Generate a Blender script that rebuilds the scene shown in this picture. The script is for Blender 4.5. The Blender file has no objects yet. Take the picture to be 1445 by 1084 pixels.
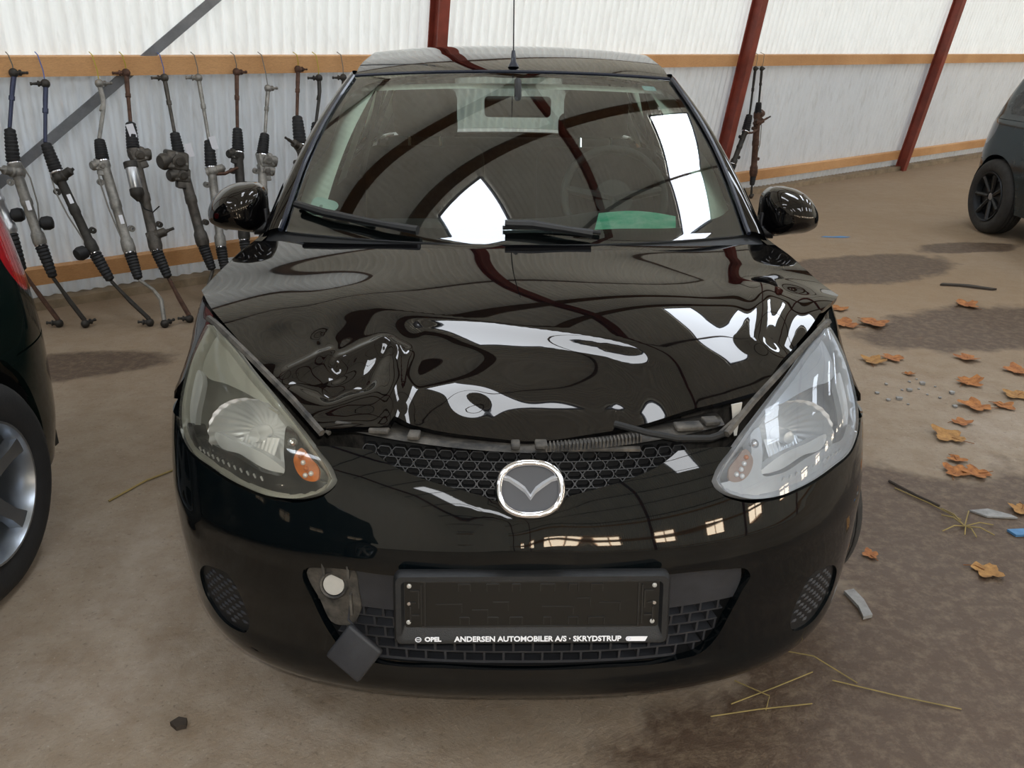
import bpy, bmesh, math, random
import numpy as np
from math import sin, cos, tan, pi, radians, sqrt, atan2, copysign, exp
from mathutils import Vector, Matrix
from mathutils.geometry import delaunay_2d_cdt
random.seed(7)
SC = bpy.context.scene
COL = SC.collection
# ------------------------------------------------------------------ camera, world, exposure
def make_camera():
    p, yw, r = radians(22.6), radians(1.25), radians(0.7)
    F = Vector((sin(yw)*cos(p), cos(yw)*cos(p), -sin(p)))
    R0 = Vector((cos(yw), -sin(yw), 0)); U0 = R0.cross(F)
    R = R0*cos(r)+U0*sin(r); U = -R0*sin(r)+U0*cos(r)
    m = Matrix(((R.x, U.x, -F.x, -0.06), (R.y, U.y, -F.y, -1.34), (R.z, U.z, -F.z, 1.50), (0, 0, 0, 1)))
    cd = bpy.data.cameras.new('camera'); c = bpy.data.objects.new('camera', cd); COL.objects.link(c)
    c.matrix_world = m
    cd.sensor_width = 36; cd.sensor_fit = 'HORIZONTAL'; cd.lens = 36*1168/1445; cd.clip_start = .05
    SC.camera = c
make_camera()
wd = bpy.data.worlds.new('sky'); SC.world = wd; wd.use_nodes = True
wd.node_tree.nodes['Background'].inputs[0].default_value = (.86, .93, 1, 1)
wd.node_tree.nodes['Background'].inputs[1].default_value = 2.0
SC.view_settings.view_transform = 'Standard'; SC.view_settings.look = 'None'
SC.view_settings.gamma = 1; SC.view_settings.use_curve_mapping = False
SC.view_settings.exposure = 0.55
ROOFLIGHT = 9.0     # radiance of the backlit roof sheets
WINDOWLIGHT = 14.0
fl = bpy.data.lights.new('camera_flash', 'POINT'); fl.energy = 30; fl.shadow_soft_size = .012; fl.color = (1, .97, .92)
fo = bpy.data.objects.new('camera_flash', fl); COL.objects.link(fo); fo.location = (-.03, -1.35, 1.56)      # the photographer's built-in flash
# ------------------------------------------------------------------ materials
def lin(h):
    if isinstance(h, str):
        h = h.lstrip('#'); c = [int(h[i:i+2], 16)/255 for i in (0, 2, 4)]
    else: c = h
    return tuple((v/12.92 if v <= .04045 else ((v+.055)/1.055)**2.4) for v in c)+(1,)
class NT:
    def __init__(s, name):
        s.m = bpy.data.materials.new(name); s.m.use_nodes = True; s.t = s.m.node_tree; s.n = s.t.nodes; s.l = s.t.links
        s.out = s.n['Material Output']; s.b = s.n['Principled BSDF']
    def add(s, t, **k):
        n = s.n.new(t)
        for a, v in k.items(): setattr(n, a, v)
        return n
    def link(s, a, b): s.l.new(a, b)
    def coord(s, scale=(1, 1, 1), kind='Object'):
        tc = s.add('ShaderNodeTexCoord'); mp = s.add('ShaderNodeMapping'); mp.inputs['Scale'].default_value = scale
        s.link(tc.outputs[kind], mp.inputs['Vector']); return mp.outputs['Vector']
    def noise(s, scale, detail=4, rough=.6, vec=None, dist=0):
        n = s.add('ShaderNodeTexNoise'); n.inputs['Scale'].default_value = scale; n.inputs['Detail'].default_value = detail
        n.inputs['Roughness'].default_value = rough; n.inputs['Distortion'].default_value = dist
        if vec is not None: s.link(vec, n.inputs['Vector'])
        return n.outputs['Fac']
    def ramp(s, fac, stops):
        r = s.add('ShaderNodeValToRGB'); e = r.color_ramp.elements
        while len(e) < len(stops): e.new(.5)
        for i, (p, c) in enumerate(stops):
            e[i].position = p; e[i].color = lin(c) if not isinstance(c, (int, float)) else (c, c, c, 1)
        s.link(fac, r.inputs[0]); return r.outputs['Color']
    def mix(s, fac, a, b, mode='MIX'):
        m = s.add('ShaderNodeMix'); m.data_type = 'RGBA'; m.blend_type = mode
        for sock, v in ((m.inputs[0], fac), (m.inputs[6], a), (m.inputs[7], b)):
            if isinstance(v, bpy.types.NodeSocket): s.link(v, sock)
            elif isinstance(v, (int, float)): sock.default_value = v
            else: sock.default_value = lin(v)
        return m.outputs[2]
    def math(s, op, a, b=0.0, clamp=False):
        m = s.add('ShaderNodeMath', operation=op); m.use_clamp = clamp
        for sock, v in ((m.inputs[0], a), (m.inputs[1], b)):
            if isinstance(v, bpy.types.NodeSocket): s.link(v, sock)
            else: sock.default_value = v
        return m.outputs[0]
    def bump(s, h, strength=.2, dist=.01):
        b = s.add('ShaderNodeBump'); b.inputs['Strength'].default_value = strength; b.inputs['Distance'].default_value = dist
        s.link(h, b.inputs['Height']); s.link(b.outputs[0], s.b.inputs['Normal'])
MATS = {}
def mat(name, col=None, rough=.5, metal=0, spec=.5, coat=0, var=0, vscale=12, bump=0, bscale=60, emit=None, estr=1, col2=None):
    if name in MATS: return MATS[name]
    t = NT(name); b = t.b
    b.inputs['Roughness'].default_value = rough; b.inputs['Metallic'].default_value = metal
    b.inputs['Specular IOR Level'].default_value = spec; b.inputs['Coat Weight'].default_value = coat; b.inputs['Coat Roughness'].default_value = .02
    c = lin(col); b.inputs['Base Color'].default_value = c
    if var or col2:
        f = t.noise(vscale, 5, .65, t.coord())
        c1 = [max(0, v*(1-var)) for v in c[:3]]; c2 = lin(col2)[:3] if col2 else [min(1, v*(1+var)) for v in c[:3]]
        r = t.add('ShaderNodeValToRGB'); e = r.color_ramp.elements
        e[0].position = .35; e[1].position = .68; e[0].color = (*c1, 1); e[1].color = (*c2, 1)
        t.link(f, r.inputs[0]); t.link(r.outputs[0], b.inputs['Base Color'])
    if bump: t.bump(t.noise(bscale, 3, .6, t.coord()), bump, .004)
    if emit: b.inputs['Emission Color'].default_value = lin(emit); b.inputs['Emission Strength'].default_value = estr
    MATS[name] = t.m; return t.m
def glass(name, tint, ior=1.5, haze=0, hazecol='#ffffff', rough=0.0, boost=1.0):
    if name in MATS: return MATS[name]
    t = NT(name); t.n.remove(t.b)
    tr = t.add('ShaderNodeBsdfTransparent'); tr.inputs[0].default_value = lin(tint)
    gl = t.add('ShaderNodeBsdfGlossy'); gl.inputs['Roughness'].default_value = rough
    fr = t.add('ShaderNodeFresnel'); fr.inputs[0].default_value = ior
    fac = t.math('MULTIPLY', fr.outputs[0], boost, True)
    sh = tr.outputs[0]
    if haze:
        d = t.add('ShaderNodeBsdfDiffuse'); d.inputs[0].default_value = lin(hazecol)
        mx = t.add('ShaderNodeMixShader')
        hz = t.math('MULTIPLY', t.noise(9, 4, .6, t.coord()), haze*2, True); t.link(hz, mx.inputs[0])
        t.link(sh, mx.inputs[1]); t.link(d.outputs[0], mx.inputs[2]); sh = mx.outputs[0]
    m2 = t.add('ShaderNodeMixShader'); t.link(fac, m2.inputs[0]); t.link(sh, m2.inputs[1]); t.link(gl.outputs[0], m2.inputs[2])
    t.link(m2.outputs[0], t.out.inputs[0]); MATS[name] = t.m; return t.m
# ------------------------------------------------------------------ object helpers
def tag(o, label=None, cat=None, group=None, kind=None):
    if label: o['label'] = label
    if cat: o['category'] = cat
    if group: o['group'] = group
    if kind: o['kind'] = kind
    return o
def empty(name, loc=(0, 0, 0), parent=None):
    o = bpy.data.objects.new(name, None); COL.objects.link(o); o.location = loc; o.empty_display_size = .1
    if parent: o.parent = parent
    return o
def setmat(me, m):
    me.materials.clear(); me.materials.append(MATS[m] if isinstance(m, str) else m)
def mkobj(name, me, m, parent=None):
    if m is not None: setmat(me, m)
    o = bpy.data.objects.new(name, me); COL.objects.link(o)
    if parent is not None:
        o.parent = parent; o.matrix_parent_inverse = Matrix.Translation(-wloc(parent))
    return o
def wloc(o):
    v = Vector((0, 0, 0))
    while o is not None:
        v = v+o.location; pi_ = o.matrix_parent_inverse.translation if o.parent else Vector((0, 0, 0)); v = v+pi_; o = o.parent
    return v
class MB:
    """collects geometry of ONE mesh"""
    def __init__(s): s.v = []; s.f = []; s.sm = []
    def add(s, v, f, smooth=True):
        k = len(s.v); s.v += [tuple(p) for p in v]; s.f += [tuple(i+k for i in q) for q in f]; s.sm += [smooth]*len(f); return s
    def box(s, c, d, rot=None, bev=0):
        x, y, z = [q/2 for q in d]; R = rot or Matrix.Identity(3); c = Vector(c)
        if not bev:
            v = [c+R@Vector((a*x, b*y, e*z)) for a in (-1, 1) for b in (-1, 1) for e in (-1, 1)]
            f = [(0, 1, 3, 2), (4, 6, 7, 5), (0, 4, 5, 1), (2, 3, 7, 6), (0, 2, 6, 4), (1, 5, 7, 3)]
            return s.add(v, f, False)
        bm = bmesh.new(); bmesh.ops.create_cube(bm, size=1)
        for q in bm.verts: q.co = Vector((q.co.x*d[0], q.co.y*d[1], q.co.z*d[2]))
        bmesh.ops.bevel(bm, geom=list(bm.edges), offset=bev, segments=3, affect='EDGES', profile=.5)
        bm.verts.index_update(); v = [c+R@q.co for q in bm.verts]; f = [[w.index for w in q.verts] for q in bm.faces]; bm.free()
        return s.add(v, f, True)
    def tube(s, pts, r, n=8, cap=True, closed=False):
        pts = [Vector(p) for p in pts]; rr = r if isinstance(r, (list, tuple)) else [r]*len(pts)
        v = []; f = []; N = len(pts); up = None
        for i, p in enumerate(pts):
            a = pts[(i-1) % N] if (i or closed) else p; b = pts[(i+1) % N] if (i < N-1 or closed) else p
            t = (b-a).normalized()
            if up is None:
                up = Vector((0, 0, 1)) if abs(t.z) < .9 else Vector((1, 0, 0))
            x = t.cross(up); x.normalize(); y = x.cross(t).normalized(); up = y
            v += [p+(x*cos(2*pi*k/n)+y*sin(2*pi*k/n))*rr[i] for k in range(n)]
        M = N if closed else N-1
        for i in range(M):
            j = (i+1) % N
            f += [(i*n+k, i*n+(k+1) % n, j*n+(k+1) % n, j*n+k) for k in range(n)]
        if cap and not closed: f += [tuple(reversed(range(n))), tuple((N-1)*n+k for k in range(n))]
        return s.add(v, f, True)
    def lathe(s, prof, a, axis, n=16, cap=True):
        """prof: (r, h) along axis from point a"""
        ax = Vector(axis).normalized(); a = Vector(a); up = Vector((0, 0, 1)) if abs(ax.z) < .9 else Vector((1, 0, 0))
        x = ax.cross(up).normalized(); y = x.cross(ax).normalized(); v = []; f = []
        for r, h in prof: v += [a+ax*h+(x*cos(2*pi*k/n)+y*sin(2*pi*k/n))*r for k in range(n)]
        for i in range(len(prof)-1): f += [(i*n+k, i*n+(k+1) % n, (i+1)*n+(k+1) % n, (i+1)*n+k) for k in range(n)]
        if cap: f += [tuple(reversed(range(n))), tuple((len(prof)-1)*n+k for k in range(n))]
        return s.add(v, f, True)
    def sphere(s, c, r, n=10, sc=(1, 1, 1)):
        c = Vector(c); v = []; f = []; m = n//2+1
        for i in range(m+1):
            th = pi*i/m
            v += [c+Vector((r*sc[0]*sin(th)*cos(2*pi*k/n), r*sc[1]*sin(th)*sin(2*pi*k/n), r*sc[2]*cos(th))) for k in range(n)]
        for i in range(m): f += [(i*n+k, (i+1)*n+k, (i+1)*n+(k+1) % n, i*n+(k+1) % n) for k in range(n)]
        return s.add(v, f, True)
    def grid(s, fn, nu, nv, smooth=True):
        v = [fn(i/nu, j/nv) for i in range(nu+1) for j in range(nv+1)]
        f = [(i*(nv+1)+j, (i+1)*(nv+1)+j, (i+1)*(nv+1)+j+1, i*(nv+1)+j+1) for i in range(nu) for j in range(nv)]
        return s.add(v, f, smooth)
    def prism(s, poly, o, ex, ey, ez, d, smooth=False):
        """2D polygon (a,b) -> o+ex*a+ey*b, extruded by d along ez"""
        o, ex, ey, ez = Vector(o), Vector(ex), Vector(ey), Vector(ez); n = len(poly)
        v = [o+ex*a+ey*b for a, b in poly]+[o+ex*a+ey*b+ez*d for a, b in poly]
        f = [tuple(reversed(range(n))), tuple(range(n, 2*n))]+[(i, (i+1) % n, n+(i+1) % n, n+i) for i in range(n)]
        return s.add(v, f, smooth)
    def mesh(s, name):
        me = bpy.data.meshes.new(name); me.from_pydata(s.v, [], s.f); me.polygons.foreach_set('use_smooth', s.sm)
        bm = bmesh.new(); bm.from_mesh(me); bmesh.ops.remove_doubles(bm, verts=bm.verts, dist=1e-6)
        bmesh.ops.recalc_face_normals(bm, faces=bm.faces)
        for e in bm.edges:
            if len(e.link_faces) == 2 and e.calc_face_angle(0) > radians(42): e.smooth = False
        bm.to_mesh(me); bm.free(); me.update(); return me
    def build(s, name, m, parent=None): return mkobj(name, s.mesh(name), m, parent)
def text_mesh(txt, size, extrude=.0005, offset=.0, align='CENTER'):
    cu = bpy.data.curves.new('text', 'FONT'); cu.body = txt; cu.size = size; cu.extrude = extrude; cu.offset = offset
    cu.align_x = align; cu.align_y = 'CENTER'; cu.resolution_u = 3
    o = bpy.data.objects.new('text', cu); COL.objects.link(o)
    dg = bpy.context.evaluated_depsgraph_get(); me = bpy.data.meshes.new_from_object(o.evaluated_get(dg))
    bpy.data.objects.remove(o); bpy.data.curves.remove(cu); return me
def text_obj(name, txt, size, origin, ex, ey, m, parent, offset=.0004, align='CENTER', width=None):
    me = text_mesh(txt, size, .0004, offset, align); ex, ey = Vector(ex).normalized(), Vector(ey).normalized(); ez = ex.cross(ey)
    xs = [v.co.x for v in me.vertices]; k = 1
    if width and xs: k = width/(max(xs)-min(xs))
    for v in me.vertices: v.co = Vector(origin)+ex*v.co.x*k+ey*v.co.y+ez*v.co.z
    return mkobj(name, me, m, parent)
# ---- curves and panels
def pchip(xs, ys):
    xs = list(xs); ys = list(ys); n = len(xs)
    h = [xs[i+1]-xs[i] for i in range(n-1)]; d = [(ys[i+1]-ys[i])/h[i] for i in range(n-1)]
    m = [d[0]]+[0 if d[i-1]*d[i] <= 0 else 2*d[i-1]*d[i]/(d[i-1]+d[i]) for i in range(1, n-1)]+[d[-1]]
    def f(x):
        if x <= xs[0]: return ys[0]+m[0]*(x-xs[0])
        if x >= xs[-1]: return ys[-1]+m[-1]*(x-xs[-1])
        i = 0
        while x > xs[i+1]: i += 1
        t = (x-xs[i])/h[i]
        return ((1+2*t)*(1-t)**2*ys[i]+t*(1-t)**2*h[i]*m[i]+t*t*(3-2*t)*ys[i+1]+t*t*(t-1)*h[i]*m[i+1])
    return f
def spoly(pts, step, closed=True, sc=(1, 1)):
    """Catmull-Rom through pts; a third element marks a corner"""
    n = len(pts); out = []
    P = [np.array(p[:2], float) for p in pts]; cor = [len(p) > 2 for p in pts]
    for i in range(n if closed else n-1):
        j = (i+1) % n; a, b = P[i], P[j]; pa = P[i-1] if (closed or i) else a; pb = P[(i+2) % n] if (closed or i < n-2) else b
        L = np.linalg.norm((b-a)*sc)
        def tang(p0, p1, p2):
            l0 = np.linalg.norm((p1-p0)*sc)+1e-9; l1 = np.linalg.norm((p2-p1)*sc)+1e-9
            return ((p1-p0)/l0*l1+(p2-p1)/l1*l0)/(l0+l1)*L
        ta = (b-a) if cor[i] or (not closed and i == 0) else tang(pa, a, b)
        tb = (b-a) if cor[j] or (not closed and i == n-2) else tang(a, b, pb)
        k = max(1, int(round(L/step)))
        for q in range(k):
            t = q/k
            out.append((2*t**3-3*t*t+1)*a+(t**3-2*t*t+t)*ta+(-2*t**3+3*t*t)*b+(t**3-t*t)*tb)
    if not closed: out.append(P[-1])
    return np.array(out)
def inpoly(X, Y, poly):
    r = np.zeros(X.shape, bool); n = len(poly)
    for i in range(n):
        x0, y0 = poly[i]; x1, y1 = poly[(i+1) % n]
        c = (y0 > Y) != (y1 > Y)
        with np.errstate(divide='ignore', invalid='ignore'): r ^= c & (X < (x1-x0)*(Y-y0)/(y1-y0)+x0)
    return r
def pdist(X, Y, poly):
    d = np.full(X.shape, 1e9); n = len(poly)
    for i in range(n):
        x0, y0 = poly[i]; x1, y1 = poly[(i+1) % n]; dx, dy = x1-x0, y1-y0; L = dx*dx+dy*dy+1e-12
        t = np.clip(((X-x0)*dx+(Y-y0)*dy)/L, 0, 1); d = np.minimum(d, np.hypot(X-x0-t*dx, Y-y0-t*dy))
    return d
def fnormal(f, u, v, e, flip):
    a = Vector(f(u+e[0], v))-Vector(f(u-e[0], v)); b = Vector(f(u, v+e[1]))-Vector(f(u, v-e[1]))
    n = a.cross(b)
    if n.length < 1e-12: return Vector((0, 0, 1))
    n.normalize(); return -n if flip else n
PCENTER = [Vector((0, 1.9, .6))]
def panel(name, f, outline, m, parent, h=.02, holes=(), sc=(1, 1), flange=.012, flip=False, eps=None, smooth_n=True, nf=None):
    """a sheet cut out of the surface f(u,v) along an outline, with turned-in edges"""
    g_ = nf or f; q_ = 0.0; o_ = np.array([p[:2] for p in outline], float).mean(0); es = eps or (.0015/sc[0], .0015/sc[1])
    for p in outline[::2]:
        a_, b_ = np.array(p[:2], float)*.9+o_*.1; q_ += fnormal(g_, float(a_), float(b_), es, False).dot(Vector(f(float(a_), float(b_)))-PCENTER[0])
    flip = q_ < 0
    sc = np.array(sc, float); e = eps or (.0015/sc[0], .0015/sc[1])
    loops = [spoly(outline, h, True, sc)]+[spoly(q, h*.8, True, sc) for q in holes]
    S = [l*sc for l in loops]
    mn, mx = S[0].min(0), S[0].max(0)
    rows = int((mx[1]-mn[1])/(h*.87))+2; pts = []
    for r in range(rows):
        y = mn[1]+r*h*.87; xs = np.arange(mn[0]+(h/2 if r % 2 else 0), mx[0]+h, h); pts.append(np.stack([xs, np.full(xs.shape, y)], 1))
    pts = np.concatenate(pts); X, Y = pts[:, 0], pts[:, 1]
    keep = inpoly(X, Y, S[0]) & (pdist(X, Y, S[0]) > h*.5)
    for q in S[1:]: keep &= ~inpoly(X, Y, q) & (pdist(X, Y, q) > h*.45)
    pts = pts[keep]
    V = []; E = []
    for q in S:
        k = len(V); V += [Vector((p[0], p[1])) for p in q]; E += [(k+i, k+(i+1) % len(q)) for i in range(len(q))]
    V += [Vector((p[0], p[1])) for p in pts]
    vo, eo, fo, *_ = delaunay_2d_cdt(V, E, [], 0, 1e-6)
    vo = np.array([(v.x, v.y) for v in vo]); fo = np.array([t for t in fo if len(t) == 3])
    c = vo[fo].mean(1); ok = inpoly(c[:, 0], c[:, 1], S[0])
    for q in S[1:]: ok &= ~inpoly(c[:, 0], c[:, 1], q)
    fo = fo[ok]; used = np.unique(fo); remap = {int(a): i for i, a in enumerate(used)}
    uv = vo[used]/sc
    verts = [tuple(f(float(a), float(b))) for a, b in uv]; nor = [fnormal(nf or f, float(a), float(b), e, flip) for a, b in uv]
    faces = [tuple(remap[int(i)] for i in t) for t in fo]
    if faces:  # orient with the analytic normals
        a, b, c_ = [Vector(verts[i]) for i in faces[0]]
        s = sum(1 if (Vector(verts[t[1]])-Vector(verts[t[0]])).cross(Vector(verts[t[2]])-Vector(verts[t[0]])).dot(nor[t[0]]) > 0 else -1 for t in faces[::7])
        if s < 0: faces = [t[::-1] for t in faces]
    if flange:
        for li, q in enumerate(loops):
            k = len(verts); n = len(q); ns = [fnormal(nf or f, float(a), float(b), e, flip) for a, b in q]
            P = [Vector(f(float(a), float(b))) for a, b in q]
            verts += [tuple(p) for p in P]+[tuple(p-w*flange) for p, w in zip(P, ns)]
            nor += [Vector((0, 0, 0))]*(2*n)
            faces += [(k+i, k+(i+1) % n, k+n+(i+1) % n, k+n+i) for i in range(n)]
    me = bpy.data.meshes.new(name); me.from_pydata(verts, [], faces); me.polygons.foreach_set('use_smooth', [True]*len(faces)); me.update()
    if smooth_n: me.normals_split_custom_set_from_vertices([tuple(n) for n in nor])
    return mkobj(name, me, m, parent)
def mirror(pts): return [(-p[0],)+tuple(p[1:]) for p in reversed(pts)]
def lerp(a, b, t): return a+(b-a)*t
def sstep(a, b, x):
    t = min(1, max(0, (x-a)/(b-a))); return t*t*(3-2*t)
# ------------------------------------------------------------------ the hall
HB = Vector((-2.842, 3.435, 0)); HD = Vector((.7904, .6126, 0)); HN = Vector((.6126, -.7904, 0))
def hall(u, v, z): return HB+HD*u+HN*v+Vector((0, 0, z))
ARCH = [(0, 0), (.228, 1.36), (.42, 2.5), (1.35, 4.0), (3.4, 5.25), (6.2, 5.75), (9.0, 5.25), (11.05, 4.0), (11.98, 2.5), (12.4, 0)]
U0, U1 = -9.06, 20.58
def sheet_material(name, c1, c2, dirt, trans=0, metal=0, rough=.5):
    t = NT(name); v = t.coord((1, 1, .35))
    f = t.noise(3.0, 6, .7, v); g = t.noise(26, 4, .7, t.coord((1, 1, .12)))
    c = t.mix(t.ramp(f, [(.3, 0.0), (.75, 1.0)]), c1, c2)
    c = t.mix(t.math('MULTIPLY', t.ramp(g, [(.5, 0.0), (.8, 1.0)]), .35), c, dirt)
    t.link(c, t.b.inputs['Base Color']); t.b.inputs['Roughness'].default_value = rough; t.b.inputs['Metallic'].default_value = metal
    if trans:      # glass-fibre sheet that lets the daylight through
        tr = t.add('ShaderNodeBsdfTranslucent'); t.link(c, tr.inputs[0]); mx = t.add('ShaderNodeMixShader'); mx.inputs[0].default_value = trans
        t.link(t.b.outputs[0], mx.inputs[1]); t.link(tr.outputs[0], mx.inputs[2]); t.link(mx.outputs[0], t.out.inputs[0])
    MATS[name] = t.m
sheet_material('sheet_white', '#ecebe6', '#e2e0da', '#b5b0a6', .22, 0, .3)
sheet_material('sheet_grey', '#e9ecee', '#dde0e2', '#a09a90', .05, .25, .34)
sheet_material('sheet_roof', '#dcd6c8', '#cfc8b8', '#9c9282', .20)
mat('rib_paint', '#7d372a', .5, var=.25, vscale=6); mat('purlin_steel', '#6b5648', .6, .2, var=.2, vscale=5); mat('brace_steel', '#85888d', .45, .3, var=.2, vscale=8)
t = NT('timber'); v = t.coord((1, 1, 1)); f = t.noise(7, 6, .7, t.coord((6, 6, 40)), 1.2); g = t.noise(1.4, 3, .6, v)
c = t.mix(t.ramp(g, [(.35, 0.0), (.7, 1.0)]), '#dcab78', '#c18f5e'); c = t.mix(t.math('MULTIPLY', t.ramp(f, [(.45, 0.0), (.75, 1.0)]), .5), c, '#7d522f')
t.link(c, t.b.inputs['Base Color']); t.b.inputs['Roughness'].default_value = .7; MATS['timber'] = t.m
mat('rooflight', '#ffffff', .4, emit='#e6f1ff', estr=ROOFLIGHT)
mat('windowlight', '#ffffff', .4, emit='#fff3dc', estr=WINDOWLIGHT)
mat('windowsky', '#ffffff', .4, emit='#9fd0ff', estr=ROOFLIGHT*.55)
def sheet_mesh(name, k, wid=.988, flat=False):
    (v0, z0), (v1, z1) = ARCH[k], ARCH[k+1]; L = sqrt((v1-v0)**2+(z1-z0)**2); nv, nz = -(z1-z0)/L, (v1-v0)/L
    n = 13*8; V = []; F = []
    for j, (vv, zz) in enumerate(((v0, z0), (v1, z1))):
        for i in range(n+1):
            a = 0 if flat else .016*sin(2*pi*i/8)
            V.append(HD*(wid*i/n)+HN*(vv+nv*a)+Vector((0, 0, zz+nz*a)))
    F = [(i, i+1, n+2+i, n+1+i) for i in range(n)]
    me = bpy.data.meshes.new(name); me.from_pydata(V, [], F); me.polygons.foreach_set('use_smooth', [True]*len(F)); me.update(); return me
SEGMAT = ['sheet_grey', 'sheet_white', 'sheet_white', 'sheet_roof', 'sheet_roof', 'sheet_roof', 'sheet_roof', 'sheet_white', 'sheet_grey']
SEGMAT = ['sheet_grey', 'sheet_white', 'sheet_roof', 'sheet_roof', 'sheet_roof', 'sheet_roof', 'sheet_roof', 'sheet_roof', 'sheet_roof']
wall_back = tag(empty('wall_back', HB), kind='structure'); ceiling = tag(empty('ceiling', HB), kind='structure'); wall_front = tag(empty('wall_front', hall(0, 12.4, 0)), kind='structure')
nsheet = int(round((U1-U0)/.988))
for k in range(9):
    me = sheet_mesh('sheet', k); setmat(me, SEGMAT[k]); par = wall_back if k < 2 else (wall_front if k == 8 else ceiling)
    for i in range(nsheet):
        o = bpy.data.objects.new('sheet', me); COL.objects.link(o); o.parent = par
        o.location = hall(U0+i*.988, 0, 0)-par.location
wi = 1
def archpt(u, v, off):
    for (v0, z0), (v1, z1) in zip(ARCH, ARCH[1:]):
        if v0 <= v <= v1: L = sqrt((v1-v0)**2+(z1-z0)**2); tt = (v-v0)/(v1-v0); return hall(u, v+(z1-z0)/L*off, lerp(z0, z1, tt)-(v1-v0)/L*off)
for i in range(-2, 5):
    for rows in ((2.20, 3.4, 4.25), (8.15, 9.0, 10.20)):
        u = {0: 1.05, 1: 4.53}.get(i, .8+3.76*i); b = MB(); V = []
        for v in rows: V += [archpt(u-.36, v, .03), archpt(u+.36, v, .03)]
        b.add(V, [(0, 1, 3, 2), (2, 3, 5, 4)], False); w = tag(b.build('window_%d' % wi, 'rooflight'), kind='structure'); wi += 1
        f = MB()
        for e in (-.37, .37): f.tube([archpt(u+e, v, .04) for v in rows], .02, 4)
        for v in (rows[0], rows[-1]): f.tube([archpt(u-.37, v, .04), archpt(u+.37, v, .04)], .02, 4)
        f.build('window_frame', 'brace_steel', w)
# end walls
for nm, u in (('wall_left', U0), ('wall_right', U0+nsheet*.988)):
    b = MB(); P = [hall(u, v, z) for v, z in ARCH]; b.add(P, [tuple(range(len(P)))], False); tag(b.build(nm, 'sheet_roof'), kind='structure')
# ribs
def rib_mesh(u):
    b = MB(); pts = []
    for i, (v, z) in enumerate(ARCH):
        p0 = ARCH[max(i-1, 0)]; p1 = ARCH[min(i+1, len(ARCH)-1)]; tv, tz = p1[0]-p0[0], p1[1]-p0[1]; L = sqrt(tv*tv+tz*tz)
        pts.append((v, z, tz/L, -tv/L))
    def sec(d, w):   # strip at inward depth d0..d1, half width w
        (d0, d1) = d; V = []; F = []
        for v, z, nv, nz in pts:
            for (a, q) in ((-w, d0), (w, d0), (w, d1), (-w, d1)): V.append(hall(u+a, v+nv*q, z+nz*q))
        n = len(pts)
        for i in range(n-1): F += [(i*4+k, i*4+(k+1) % 4, (i+1)*4+(k+1) % 4, (i+1)*4+k) for k in range(4)]
        F += [(0, 1, 2, 3), tuple((n-1)*4+k for k in (3, 2, 1, 0))]; b.add(V, F, False)
    sec((.062, .072), .042); sec((.072, .170), .006); sec((.170, .182), .042); return b
ri = 1
for u in (-8.1, -4.5, -.9, 2.72, 6.21, 10.0, 13.65, 17.3):
    tag(rib_mesh(u).build('trim_%d' % ri, 'rib_paint'), kind='structure'); ri += 1
# timber rails
def rail(v, z, nv, nz, w=.05, h=.10, m='timber', u0=U0, u1=U1):
    global ri
    b = MB(); R = Matrix((HD, Vector((HN.x*nv, HN.y*nv, nz)), Vector((-HN.x*nz, -HN.y*nz, nv)))).transposed()
    b.box(hall((u0+u1)/2, v+nv*(w/2+.012), z+nz*(w/2+.012)), (u1-u0, w, h), R); o = b.build('trim_%d' % ri, m); ri += 1; return tag(o, kind='structure')
for k in range(9):
    (v0, z0), (v1, z1) = ARCH[k], ARCH[k+1]; L = sqrt((v1-v0)**2+(z1-z0)**2); nv, nz = (z1-z0)/L, -(v1-v0)/L
    fr = {0: (.145, .992), 1: (1.0,), 8: (.1, .45, .9), 3: (1.0,)}.get(k, (.5, 1.0))
    for q in fr:
        if k in (0, 8): rail(lerp(v0, v1, q), lerp(z0, z1, q), nv, nz)
        else: rail(lerp(v0, v1, q), lerp(z0, z1, q), nv, nz, .05, .035, 'purlin_steel')
mat('beam_timber', '#6a4c33', .7, var=.25, vscale=4)
(v0, z0), (v1, z1) = ARCH[3], ARCH[4]; L = sqrt((v1-v0)**2+(z1-z0)**2)
for q in (.02, .33): rail(lerp(v0, v1, q), lerp(z0, z1, q), (z1-z0)/L, -(v1-v0)/L, .14, .15, 'beam_timber')
# diagonal wind brace on the back wall
b = MB(); p0, p1 = hall(-.96, .16*.0+.045, .04), hall(2.7, .045+.1676*2.82, 2.82)
d = (p1-p0).normalized(); nn = (HN*cos(radians(9.5))-Vector((0, 0, 1))*sin(radians(9.5))); sd = d.cross(nn)
b.box((p0+p1)/2, ((p1-p0).length, .006, .055), Matrix((d, nn, sd)).transposed()); tag(b.build('trim_%d' % ri, 'brace_steel'), kind='structure'); ri += 1
# base of the wall: concrete kerb
mat('kerb', '#8b7a63', .9, var=.3, vscale=5, bump=.5, bscale=30)
b = MB(); b.box(hall((U0+U1)/2, .02, -.01), (U1-U0, .22, .12), Matrix((HD, HN, Vector((0, 0, 1)))).transposed()); tag(b.build('baseboard_back', 'kerb'), kind='structure')
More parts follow.
